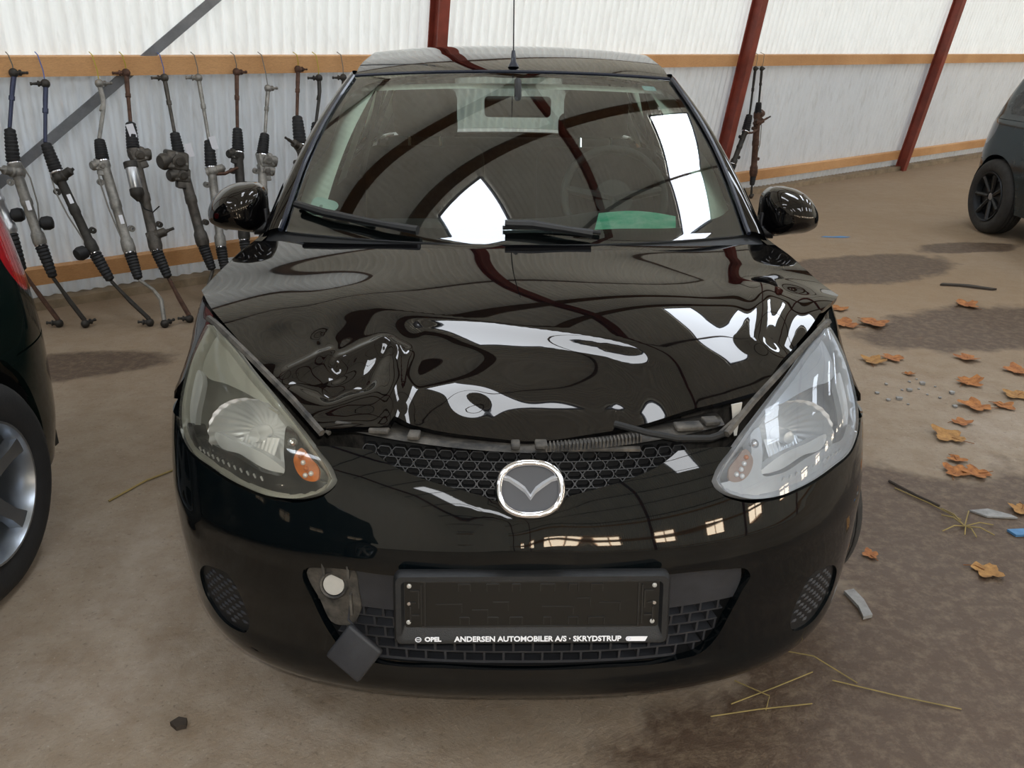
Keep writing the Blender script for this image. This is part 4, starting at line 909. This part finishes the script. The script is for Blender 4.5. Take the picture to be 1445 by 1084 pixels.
def rack(key, label, rod='rod_rust', body='rack_steel', side=1, side2=-1, wire='wire_grey', parts=(), hr=.027, br=.034, bend=0, bend2=0, stand=True):
    P = [hall(*q) for q in RACKS[key]]
    root = tag(empty('steering_rack', (P[5].x, P[5].y, 0)), label, 'steering rack', 'salvaged steering racks hung along the wall')
    u0 = RACKS[key][0][0]
    top = hall(u0-.01, .315, 1.385)
    b = MB(); b.tube([P[0]+ZD*.012, P[0].lerp(top, .5)+UD*.006, top+ZD*.012, hall(u0-.012, .27, 1.412)], .003, 5); b.build('hanging_wire', wire, root)
    joint(root, P[0], side, rod if rod != 'rod_blue' else 'rack_dark')
    m = (P[0]+P[1])/2+UD*bend
    k = P[0].lerp(P[1], .3)+UD*bend
    b = MB(); b.tube([P[0]-ZD*.01, k, m, P[1]], [.013, .013, .0105, .010], 8); b.tube([P[0].lerp(P[1], .42)+UD*bend*.9, P[0].lerp(P[1], .50)+UD*bend*.6], .0145, 6); b.build('tie_rod', rod, root)
    b = MB(); boot(b, P[1], P[2], br*.8, br*1.05); b.build('boot', 'boot_rubber', root)
    b = MB(); b.lathe([(br*.98, 0), (br*1.0, .006), (br*.9, .010)], P[2], P[3]-P[2], 14); b.build('boot_clamp', 'chrome_soft', root)
    ax = (P[3]-P[2]); L = ax.length; axn = ax.normalized(); sd = VD.cross(axn).normalized()
    b = MB(); b.lathe([(hr*1.2, 0), (hr*1.25, L*.06), (hr, L*.09), (hr, L*.42), (hr*1.1, L*.44), (hr*1.1, L*.50), (hr*.95, L*.52), (hr*.95, L*.82), (hr*1.25, L*.86), (hr*1.3, L*.95), (hr*1.1, L)], P[2], ax, 14); b.build('rack_tube', body, root)
    # mounting lugs
    for t_, s_ in ((.22, -1), (.74, 1)):
        c = P[2]+ax*t_+sd*s_*hr*1.6; b = MB(); b.lathe([(.007, -.014), (.017, -.014), (.017, .014), (.007, .014), (.007, -.014)], c, VD, 12, False); b.box(c-sd*s_*.012, (.02, .02, .02), Matrix((sd, VD, axn)).transposed()); b.build('mounting_lug', body, root)
    b = MB(); boot(b, P[4], P[3], br*.7, br*.98); b.build('boot', 'boot_rubber', root)
    b = MB(); b.lathe([(br*.95, 0), (br*.97, .006), (br*.9, .008)], P[3], P[2]-P[3], 12); b.build('boot_clamp', 'chrome_soft', root)
    m2 = P[4].lerp(P[5], .5)+UD*bend2
    b = MB(); b.tube([P[4], P[4].lerp(P[5], .25)+UD*bend2*.8, m2, P[5]+ZD*.012], [.010, .010, .013, .013], 8); b.build('tie_rod', rod if rod != 'rod_blue' else 'rack_dark', root)
    joint(root, P[5]+ZD*-.008, side2, 'rack_dark', .04, .15)
    for pt in parts:
        kind, t_ = pt[0], pt[1]; c = P[2]+ax*t_
        if kind == 'pinion':       # valve tower with input shaft
            d = (sd*pt[2]*.75+VD*.45-axn*.35).normalized(); b = MB(); b.lathe([(.03, -.03), (.032, .0), (.03, .03), (.024, .035), (.024, .07), (.014, .075), (.010, .08), (.010, pt[3])], c, d, 14); b.sphere(c, .036, 12); pn_ = b.build('pinion_housing', body, root)
            b = MB(); b.tube([c+d*pt[3]*.8, c+d*(pt[3]+.03)], .008, 8); b.build('input_shaft', 'rack_dark', pn_)
        elif kind == 'motor':
            d = axn; o = c+sd*pt[2]*.050+VD*.07; b = MB(); b.lathe([(.028, 0), (.032, .004), (.032, .115), (.028, .12)], o, d, 20); mo = b.build('assist_motor', 'motor_silver', root)
            b = MB(); b.lathe([(.036, .118), (.037, .15), (.026, .165), (.012, .185), (0, .186)], o, d, 16); b.build('motor_cap', 'rack_dark', mo); b = MB(); b.lathe([(.036, -.03), (.036, .002)], o, d, 16); b.build('motor_flange', 'rack_dark', mo)
            b = MB(); b.tube([o+d*.18, o+d*.23+sd*.02, o+d*.25+sd*.06, o+d*.22+sd*.1], .004, 6); b.build('motor_lead', 'rubber', mo)
        elif kind == 'gearbox':    # cast lump
            r_ = pt[3]; Rm = Matrix((sd, VD, axn)).transposed() @ Matrix.Rotation(.25*pt[2], 3, 'Y'); o = c+sd*pt[2]*r_*.35
            b = MB(); b.box(o, (r_*1.7, r_*1.25, r_*1.5), Rm, r_*.22); b.box(o+axn*r_*.9+sd*pt[2]*r_*.2, (r_*1.0, r_*1.0, r_*1.1), Rm, r_*.18); b.lathe([(r_*.62, 0), (r_*.66, r_*.5), (r_*.5, r_*.75), (r_*.2, r_*.8)], o+sd*pt[2]*r_*.6, sd*pt[2]+VD*.3, 14)
            b.lathe([(r_*.5, 0), (r_*.52, r_*.25), (r_*.3, r_*.32), (r_*.3, r_*.45)], o+VD*r_*.55, VD, 12); gh = b.build('gear_housing', body, root)
            for a_ in range(3):
                q_ = o+VD*r_*.64+(sd*cos(a_*2.1+.5)+axn*sin(a_*2.1+.5))*r_*.62; b = MB(); b.lathe([(r_*.11, 0), (r_*.11, r_*.1), (0, r_*.12)], q_, VD, 6); b.build('bolt', 'rack_alloy', gh)
        elif kind == 'bush':
            o = c+sd*pt[2]*.06; b = MB(); b.lathe([(.02, -.03), (.035, -.02), (.038, .01), (.030, .03), (.012, .035)], o, (sd*pt[2]+VD*.4).normalized(), 14); b.tube([c, o], .016, 8); b.build('rubber_bush', 'boot_rubber', root)
        elif kind == 'tag':
            o = P[1].lerp(P[2], t_)+VD*.04+UD*pt[2]; b = MB(); b.prism(rrect(.038, .075, .004), o, (UD+ZD*.15).normalized(), (ZD-UD*.2).normalized(), VD, .001); b.build('paper_tag', 'paper_tag', root)
        elif kind == 'label':
            o = c+VD*(hr+.004); b = MB(); b.prism(rrect(.02, .05, .003), o, sd, axn, VD, .001); b.build('paper_tag', 'paper_tag', root)
        elif kind == 'pipe':
            b = MB(); b.tube([P[2]+sd*pt[2]*.03, P[2]+ax*.2+sd*pt[2]*.05+VD*.02, P[2]+ax*.5+sd*pt[2]*.045+VD*.02, P[2]+ax*.7+sd*pt[2]*.03, P[2]+ax*.85+sd*pt[2]*.02], .004, 6); b.build('fluid_pipe', 'wire_grey', root)
        elif kind == 'fork':
            b = MB(); b.tube([c, c+UD*pt[2]*.06+VD*.04, c+UD*pt[2]*.14+VD*.05+ZD*.03], [.012, .010, .009], 8); b.build('steering_shaft', 'rod_rust', root)
    return root
rack('R0', 'leftmost rack at the photo edge, white paper tag and silver tube', 'rod_rust', 'motor_silver', 1, -1, 'wire_grey', (('tag', .9, .0), ('bush', .75, 1)), hr=.030)
rack('R1', 'steering rack with fat ribbed boot and brown lower rods beside the red tail light', 'rod_blue', 'rack_alloy', 1, 1, 'wire_grey', (('pinion', .12, -1, .10), ('pipe', 0, 1), ('bush', .75, 1), ('label', .5)))
rack('R2', 'steering rack on blue wire with all-black tube and dark round bush low down', 'rod_blue', 'rack_dark', -1, -1, 'wire_blue', (('pinion', .08, 1, .06), ('label', .32), ('bush', .95, -1), ('pipe', .2, -1)), hr=.025)
rack('R3', 'pale alloy steering rack with S-bent upper rod crossing the diagonal brace', 'rack_alloy', 'rack_alloy', 1, 1, 'wire_yellow', (('gearbox', .04, -1, .040), ('label', .62), ('pipe', .3, -1)), bend=.02, bend2=.05)
rack('R4', 'steering rack with a shiny silver electric motor and small white tag', 'rod_rust', 'rack_steel', -1, -1, 'wire_yellow', (('gearbox', .05, 1, .052), ('motor', .16, -1), ('pinion', .85, 1, .09), ('tag', .3, -.01)), hr=.029)
rack('R5', 'steering rack with large flat cast gear housing left of the door mirror', 'rack_steel', 'rack_steel', -1, 1, 'wire_blue', (('gearbox', .02, -1, .072), ('gearbox', .18, -1, .055), ('tag', .7, .05)), hr=.030)
rack('R6', 'thin steering rack with green-grey rod and white tag above the door mirror', 'rack_alloy', 'rack_alloy', -1, 1, 'wire_grey', (('pinion', .05, 1, .05), ('tag', .1, .012), ('fork', .08, 1)), hr=.025)
rack('R7', 'steering rack with straight rusty rod and ribbed boot behind the left door mirror', 'rod_rust', 'rack_dark', 1, 1, 'wire_grey', (('gearbox', .03, -1, .040),))
rack('R8', 'short-hung steering rack with grey sleeve and pale cast gearbox', 'rack_alloy', 'rack_alloy', 1, 1, 'wire_grey', (('gearbox', .05, 1, .055), ('gearbox', .18, 1, .045)))
rack('R9', 'steering rack with thick black boot and rust-red top joint on yellow wire', 'rod_rust', 'rack_steel', 1, 1, 'wire_yellow', (('pinion', .03, -1, .12), ('gearbox', .12, 1, .04)), br=.040)
rack('R10', 'steering rack on yellow wire with kinked rod next to the windscreen pillar', 'rack_dark', 'rack_dark', -1, 1, 'wire_yellow', (('gearbox', .06, 1, .035),), bend=.01)
rack('R11', 'rack mostly hidden behind the windscreen pillar, only its joint showing', 'rack_dark', 'rack_steel', -1, 1, 'wire_grey', ())
rack('RA', 'left rack of the far pair by the red post, tilted with black cone boot', 'rack_dark', 'rack_dark', 1, 1, 'wire_grey', (('fork', .05, 1),), br=.04, hr=.026)
rack('RB', 'right rack of the far pair by the red post, upright with brown tube', 'rack_dark', 'rod_rust', 1, 1, 'wire_grey', (('gearbox', .02, 1, .05), ('pinion', .16, 1, .12), ('pinion', .14, -1, .10), ('pipe', .2, 1)), hr=.032)
# ------------------------------------------------------------------ neighbouring cars, tails towards the wall
paint('green_black_paint', '#0b1412', '#0f1a18', .03, .05); paint('teal_paint', '#12232a', '#172a31', .12, .25)
mat('tail_red', '#a5121a', .12, coat=1, var=.15, vscale=30); mat('alloy', '#9aa0a8', .28, .9, var=.05); mat('tyre_clean', '#1c1c1d', .8, var=.2, vscale=20, bump=.3, bscale=90); glass('dark_glass', '#5c645f', 1.5)
mat('tail_dark', '#241a1c', .15, coat=1); mat('neighbour_trim', '#121314', .5)
def hatch(name, label, side_x, rear_y, sg, body, wheel, Wd=.85, wy=.72, R=.31, tail='tail_red', zs=1.0):
    """sg: direction in which the visible side faces. s runs from the rear centre (0) round the corner (1) and along the side"""
    cx = side_x-sg*Wd
    root = tag(empty(name, (cx, rear_y-2.0, 0)), label, 'car')
    y0 = pchip([.18, .35, .55, .70, .95, 1.15, 1.40], [.06, .0, .0, .03, .10, .24, .46]); W = pchip([.18, .4, .65, .88, .95, 1.15, 1.36, 1.42], [.80, .83, .84, .815, .79, .73, .62, .55])
    CR = .55; PCENTER[0] = Vector((cx, rear_y-1.9, .6))
    def HSF(s, z):
        a = abs(s); w = W(z)*Wd/.85
        if a <= 1:
            n = 2.3; S = sin(a*pi/2); K = cos(a*pi/2); r = 1/(S**n+K**n)**(1/n); x = w*S*r; y = CR-(CR-y0(z))*K*r
        else: x = w; y = CR+(a-1)
        return (cx+copysign(1, s)*sg*x, rear_y-y, z if z < .45 else .45+(z-.45)*zs)
    def sy(y): return 1+(y-CR)     # side parameter at distance y from the rear
    wr = R+.035; A = lambda a0, a1, c, n=10: [(sy(c)+wr*cos(radians(lerp(a0, a1, i/n))), R+wr*sin(radians(lerp(a0, a1, i/n)))) for i in range(n+1)]
    fw = wy+2.5; fl = False
    zb = .93
    for m_ in (1, -1):
        q = lambda pts: pts if m_ > 0 else mirror(pts)
        tl = [(.62, .90), (.74, .918), (.88, .92), (.96, .89), (.95, .82), (.90, .76), (.84, .725), (.74, .74), (.64, .80)]
        bo = [(0.0, .62, 'c'), (.6, .62), (1.0, .62), (sy(wy)-wr*.86, .62, 'c')]
        up = [(.02, zb, 'c'), (.5, zb), (1.0, zb), (sy(2.6), zb), (sy(3.4), zb-.02, 'c'), (sy(fw)+wr*.95, .62, 'c')]+[p for p in A(60, 180, fw, 6)][0:]+[(sy(fw)-wr, .22, 'c'), (sy(wy)+wr, .22, 'c')]+A(15, 130, wy)+[(sy(wy)-wr*.80, .60, 'c'), (1.0, .60), (.5, .60), (.02, .60, 'c')]
        panel('body_side', HSF, q(up), body, root, h=.035, holes=[q(tl)], flange=.015, eps=(.004, .003))
        bp = [(.01, .595, 'c'), (.5, .595), (1.0, .595), (sy(wy)-wr*.79, .595, 'c')]+A(128, 180, wy, 5)+[(sy(wy)-wr, .24, 'c'), (1.0, .22), (.5, .22), (.01, .22, 'c')]
        panel('rear_bumper', HSF, q(bp), body, root, h=.035, flange=.02, eps=(.004, .003))
        panel('tail_light', HSF, q(tl), tail, root, h=.02, flange=.02, eps=(.004, .003))
        gl = [(1.05, .975, 'c'), (sy(1.8), .965), (sy(2.3), .965, 'c'), (sy(1.95), 1.30), (sy(1.4), 1.345), (sy(.9), 1.33), (1.1, 1.20), (1.02, 1.06)]
        cab = [(.02, zb+.004, 'c'), (.6, zb+.004), (1, zb+.004), (sy(2.6), zb+.004, 'c'), (sy(2.05), 1.34), (sy(1.9), 1.39, 'c'), (sy(1.2), 1.41), (1.0, 1.40), (.5, 1.41), (.02, 1.41, 'c')]
        rg_ = [(.02, .985, 'c'), (.5, .985), (.76, .985), (.80, 1.0), (.74, 1.32), (.5, 1.345), (.02, 1.35, 'c')]
        panel('cabin_shell', HSF, q(cab), body, root, h=.04, holes=[q(gl), q(rg_)], flange=.012, eps=(.004, .003))
        panel('side_window', HSF, q(gl), 'dark_glass', root, h=.05, flange=.004, eps=(.004, .003)); panel('rear_window', HSF, q(rg_), 'dark_glass', root, h=.05, flange=.004, eps=(.004, .003))
    b = MB(); b.grid(lambda a, c: Vector((cx+lerp(-.56, .56, a), rear_y-lerp(.44, 1.95, c), (.45+.955*zs)+.035*sin(pi*a)+.02*sin(pi*c))), 10, 10); b.build('roof', body, root)
    b = MB(); b.grid(lambda a, c: Vector((cx+lerp(-.72, .72, a), rear_y-lerp(2.55, 3.55, c), .45+.48*zs-.10*c*c+.03*sin(pi*a))), 10, 8); b.build('bonnet', body, root)
    b = MB(); b.grid(lambda a, c: Vector((cx+lerp(-.70, .70, a)*(1-.17*c), rear_y-lerp(2.6, 1.95, c), lerp(.45+.48*zs, .45+.95*zs, c)+.02*sin(pi*a))), 10, 6); b.build('windscreen', 'dark_glass', root)
    b = MB(); b.grid(lambda a, c: Vector((cx+lerp(-.80, .80, a), rear_y-3.55-.15*sin(pi*a), lerp(.25, .83, c))), 10, 4); b.build('front_bumper', body, root)
    b = MB(); b.box((cx, rear_y-1.9, .32), (1.5, 3.2, .22)); b.box((cx, rear_y-1.5, .75), (1.3, 1.9, .25)); b.build('underbody', 'neighbour_trim', root)
    for m_ in (1, -1):
        b = MB(); b.grid(lambda a, c: (cx+m_*sg*lerp(W(.5)*Wd/.85-.015, .55, c), rear_y-wy+wr*cos(pi*a), R+wr*sin(pi*a)), 16, 3); b.build('wheel_liner', 'neighbour_trim', root)
        for yy in (wy, fw): wheel(Vector((side_x-sg*.085 if m_ > 0 else side_x-sg*(2*Wd-.105), rear_y-yy, R)), m_*sg, R, root)
    return root
def alloy_wheel(c, sg, R, root):
    b = tyre(MB(), c, (sg, 0, 0), R, .19, .205, 64); w = b.build('wheel', 'tyre_clean', root)
    b = MB(); b.lathe([(.207, .085), (.205, .094), (.198, .094), (.188, .070), (.180, .0), (.180, -.06)], c, (sg, 0, 0), 48, False); rm = b.build('rim', 'alloy', w)
    b = MB(); b.lathe([(.18, -.03), (0, -.03)], c, (sg, 0, 0), 32, False); b.build('brake_drum', 'rod_rust', w)
    e = Vector((sg, 0, 0)); ax_ = Vector((0, 1, 0)); az = ZD
    b = MB(); b.lathe([(.062, .02), (.060, .055), (.045, .062), (.030, .058), (0, .060)], c, e, 28, False); b.build('hub_cap', 'alloy', w)
    for k in range(5):
        a = 2*pi*k/5+.35; d = ax_*cos(a)+az*sin(a); p = -ax_*sin(a)+az*cos(a); b = MB()
        st = [(.05, .034, .055), (.10, .026, .062), (.15, .024, .072), (.195, .034, .082)]; V = []
        for r, hw, h in st: V += [c+d*r-p*hw+e*(h-.03), c+d*r-p*hw*.8+e*h, c+d*r+p*hw*.8+e*h, c+d*r+p*hw+e*(h-.03)]
        b.add(V, [(i*4+j, i*4+j+1, i*4+j+5, i*4+j+4) for i in range(3) for j in range(3)], True); b.build('spoke', 'alloy', w)
def dark_wheel(c, sg, R, root):
    b = tyre(MB(), c, (sg, 0, 0), R, .19, .205, 48); w = b.build('wheel', 'tyre', root)
    b = MB(); b.lathe([(.207, .085), (.203, .095), (.193, .09), (.18, .04)], c, (sg, 0, 0), 40, False); b.build('rim', 'steel_rim', w)
    b = MB(); b.lathe([(.185, .03), (.12, .045), (.05, .05), (0, .05)], c, (sg, 0, 0), 32, False); b.build('wheel_disc', 'neighbour_trim', w)
    b = MB(); b.lathe([(.032, .045), (.030, .062), (0, .066)], c, (sg, 0, 0), 20, False); b.build('centre_cap', 'alloy', w)
    for k in range(7):
        a = 2*pi*k/7; b = MB(); d = Vector((0, cos(a), sin(a))); b.tube([c+Vector((sg*.055, 0, 0))+d*.04, c+Vector((sg*.075, 0, 0))+d*.19], [.016, .020], 6); b.build('spoke', 'neighbour_trim', w)
hatch('parked_car', 'dark green-black car at the left edge with red tail light and spoked alloy wheel', -1.45, 1.52, 1, 'green_black_paint', alloy_wheel, wy=.84, R=.32, zs=1.22)
hatch('parked_car', 'dark teal dusty car at the right edge with black wheel rim', 4.13, 6.38, -1, 'teal_paint', dark_wheel, tail='tail_dark', wy=.66, R=.31)
# ------------------------------------------------------------------ leaves and litter on the floor
mat('leaf_orange', '#905630', .8, var=.25, vscale=40, col2='#b07540'); mat('leaf_brown', '#8a5228', .8, var=.25, vscale=40, col2='#b3763c'); mat('leaf_yellow', '#94693a', .8, var=.25, vscale=40, col2='#b0844a')
mat('straw_dry', '#8f7d4c', .8, var=.2); mat('litter_grey', '#8b8a88', .7, var=.25, vscale=30); mat('litter_dark', '#39312a', .8, var=.3); mat('litter_blue', '#4a7ba6', .6, var=.2); mat('leaf_stem', '#7a4a22', .8)
def leaf(x, y, size, ang, m, label, seed, group='fallen leaves on the floor'):
    rr = random.Random(seed); root = tag(empty('fallen_leaf', (x, y, 0)), label, 'leaf', group)
    out = []; lobes = 5
    for i in range(30):      # lobed maple outline
        q = -pi*.86+2*pi*.86*i/29; r = size*(.30+.24*abs(cos(q*lobes/2*.93))**1.3+.12*cos(q))*(1+rr.uniform(-.10, .10)); out.append((r*cos(q), r*sin(q)))
    c1, c2, tw = rr.uniform(.25, .6), rr.uniform(.2, .5), rr.uniform(0, pi)
    def lift(a, b): u = a*cos(tw)+b*sin(tw); v = -a*sin(tw)+b*cos(tw); return .004+c1*u*u/size*1.1+c2*abs(v)*.35
    V = [(0, 0)]+[(a*.5, b*.5) for a, b in out]+out; n = len(out); P = []
    for a, b in V: P.append(Vector((x+a*cos(ang)-b*sin(ang), y+a*sin(ang)+b*cos(ang), lift(a, b)+rr.uniform(0, size*.03))))
    F = [(0, 1+i, 1+(i+1) % n) for i in range(n)]+[(1+i, 1+n+i, 1+n+(i+1) % n, 1+(i+1) % n) for i in range(n)]
    b = MB(); b.add(P, F, True); b.build('blade', m, root)
    b = MB(); b.tube([P[0]+ZD*.001, Vector((x-size*.3*cos(ang), y-size*.3*sin(ang), .010)), Vector((x-size*.65*cos(ang+.3), y-size*.65*sin(ang+.3), .006))], .0015, 5); b.build('stem', 'leaf_stem', root)
LV = [(2.02, 3.46, .11, 'leaf_brown', 'small brown leaf just behind the bent bonnet corner'), (1.95, 3.15, .17, 'leaf_orange', 'large curled orange leaf, left of the pair by the bonnet corner'), (2.12, 3.19, .17, 'leaf_orange', 'large curled orange leaf, right of the pair by the bonnet corner'),
 (1.86, 2.56, .12, 'leaf_yellow', 'yellow-green crumpled leaf beside the headlamp'), (1.99, 2.61, .11, 'leaf_orange', 'orange leaf touching the yellow one beside the headlamp'), (1.97, 2.40, .05, 'leaf_brown', 'tiny brown leaf on pale concrete right of the headlamp'),
 (2.87, 3.54, .14, 'leaf_orange', 'orange leaf furthest back on the dark damp patch'), (2.38, 2.62, .12, 'leaf_orange', 'bright orange leaf standing up at the damp patch edge'), (2.20, 2.28, .12, 'leaf_brown', 'flat brown-orange leaf on pale concrete below the damp patch'),
 (2.10, 2.00, .13, 'leaf_brown', 'wide brown leaf in the middle of the right floor'), (2.22, 2.02, .09, 'leaf_brown', 'small brown leaf right of the wide brown one'), (2.53, 2.43, .12, 'leaf_orange', 'orange leaf at the right photo edge, upper one'),
 (2.36, 2.14, .12, 'leaf_yellow', 'yellow-orange leaf at the right photo edge, lower one'), (1.93, 1.84, .08, 'leaf_orange', 'small orange leaf above the bright flat one'), (1.82, 1.69, .13, 'leaf_yellow', 'bright flat yellow-orange leaf level with the lamp bottom'),
 (1.74, 1.50, .07, 'leaf_brown', 'small brown leaf below the bright flat one'), (1.68, 1.39, .10, 'leaf_brown', 'thin brown leaf, left of two lying level'), (1.77, 1.39, .10, 'leaf_brown', 'curled brown leaf, right of two lying level'),
 (1.45, .77, .09, 'leaf_yellow', 'tan bent leaf alone on the wet ground'), (1.13, .85, .05, 'leaf_orange', 'tiny red-orange leaf beside the front tyre'), (1.78, 1.13, .08, 'leaf_yellow', 'yellow leaf by the grey chip at the right edge')]
for i, (x, y, s, m, l) in enumerate(LV): leaf(x, y, s, i*2.399, m, l, 100+i)
def strand(name, pts, r, m, label, cat, group=None):
    b = MB(); P = [Vector((x, y, z)) for x, y, z in pts]; b.tube(P, r, 5); return tag(b.build(name, m, None), label, cat, group)
# tuft of straw
tf = tag(empty('straw_tuft', (1.52, 1.02, 0)), 'tuft of dry straw stalks on the wet ground at right', 'straw'); rr = random.Random(5)
for i in range(8):
    a = i*.8+rr.uniform(-.3, .3); L = rr.uniform(.05, .12); b = MB(); b.tube([(1.52, 1.02, .006), (1.52+L*.5*cos(a), 1.02+L*.5*sin(a), .018), (1.52+L*cos(a), 1.02+L*sin(a), .006)], .0022, 5); b.build('stalk', 'straw_dry', tf)
strand('straw_stalk', [(1.40, 1.28, .004), (1.47, 1.16, .010), (1.53, 1.06, .006)], .0022, 'straw_dry', 'long straw stalk leading to the dry tuft', 'straw')
for i, (pts, l) in enumerate([([(.52, .22, .004), (.64, .27, .008), (.76, .33, .004)], 'yellow straw stalk in front of the bumper corner'), ([(.46, .18, .004), (.58, .20, .006), (.72, .22, .004)], 'nearest long yellow straw stalk by the bumper'),
        ([(.68, .42, .004), (.78, .38, .012), (.86, .29, .004)], 'bent straw stalk under the bumper corner'), ([(.80, .30, .004), (.95, .24, .006), (1.08, .20, .004)], 'thin straw stalk lying out on the wet ground'), ([(.55, .30, .004), (.62, .24, .01), (.60, .20, .004)], 'short curled straw stalk by the bumper')]):
    strand('straw_stalk', pts, .0018, 'straw_dry', l, 'straw')
strand('twig', [(1.40, 1.33, .006), (1.45, 1.22, .008), (1.50, 1.15, .006)], .005, 'litter_dark', 'dark twig left of the straw tuft', 'twig')
strand('twig', [(-1.40, 1.18, .005), (-1.33, 1.32, .006), (-1.22, 1.45, .005)], .004, 'straw_dry', 'pale twig on the floor right of the alloy wheel', 'twig')
def chip(name, x, y, poly, h, m, label, cat):
    b = MB(); P = [(x+a, y+c) for a, c in poly]; b.prism(P, (0, 0, .002), (1, 0, 0), (0, 1, 0), (0, 0, 1), h); return tag(b.build(name, m, None), label, cat)
chip('plastic_chip', 1.66, 1.10, [(-.07, .02), (.0, .03), (.06, -.01), (.07, -.03), (-.03, -.02)], .006, 'litter_grey', 'long grey flat chip near the right edge', 'debris')
chip('plastic_chip', .99, .60, [(-.02, .06), (.012, .07), (.022, .02), (.018, -.05), (-.012, -.06), (-.006, -.01)], .010, 'litter_grey', 'pale grey plastic fragment beside the bumper corner', 'debris')
chip('plastic_chip', 1.68, .98, [(-.03, .015), (.03, .02), (.04, -.015), (-.02, -.02)], .008, 'litter_blue', 'small blue scrap at the right edge', 'debris')
chip('rubber_strip', 3.10, 3.96, [(-.17, .05), (-.05, .03), (.12, -.06), (.16, -.05), (.02, .05), (-.14, .08)], .012, 'litter_dark', 'dark flat strip on the floor behind the leaves', 'debris')
chip('paint_smear', 2.79, 5.49, [(-.13, .0), (-.08, .035), (-.03, .02), (.05, .04), (.13, .015), (.09, -.02), (.02, -.03), (-.06, -.02)], .001, 'litter_blue', 'blue paint smear on the floor beside the right door mirror', 'paint mark')
chip('stone', -.80, .16, [(-.02, .0), (-.005, .017), (.016, .012), (.02, -.008), (0, -.016)], .012, 'litter_dark', 'small dark stone on the floor at lower left', 'stone')
rr = random.Random(11); k = 0
for i in range(16):
    x, y = rr.uniform(1.7, 2.1), rr.uniform(2.0, 2.35); s = rr.uniform(.006, .016)
    chip('glass_crumb', x, y, [(s*cos(q)*rr.uniform(.7, 1.2), s*sin(q)*rr.uniform(.7, 1.2)) for q in (0, 1.2, 2.4, 3.7, 5)], s*.6, 'litter_grey', 'pale crumb in the scatter right of the headlamp', 'debris')['group'] = 'pale crumbs scattered on the concrete'
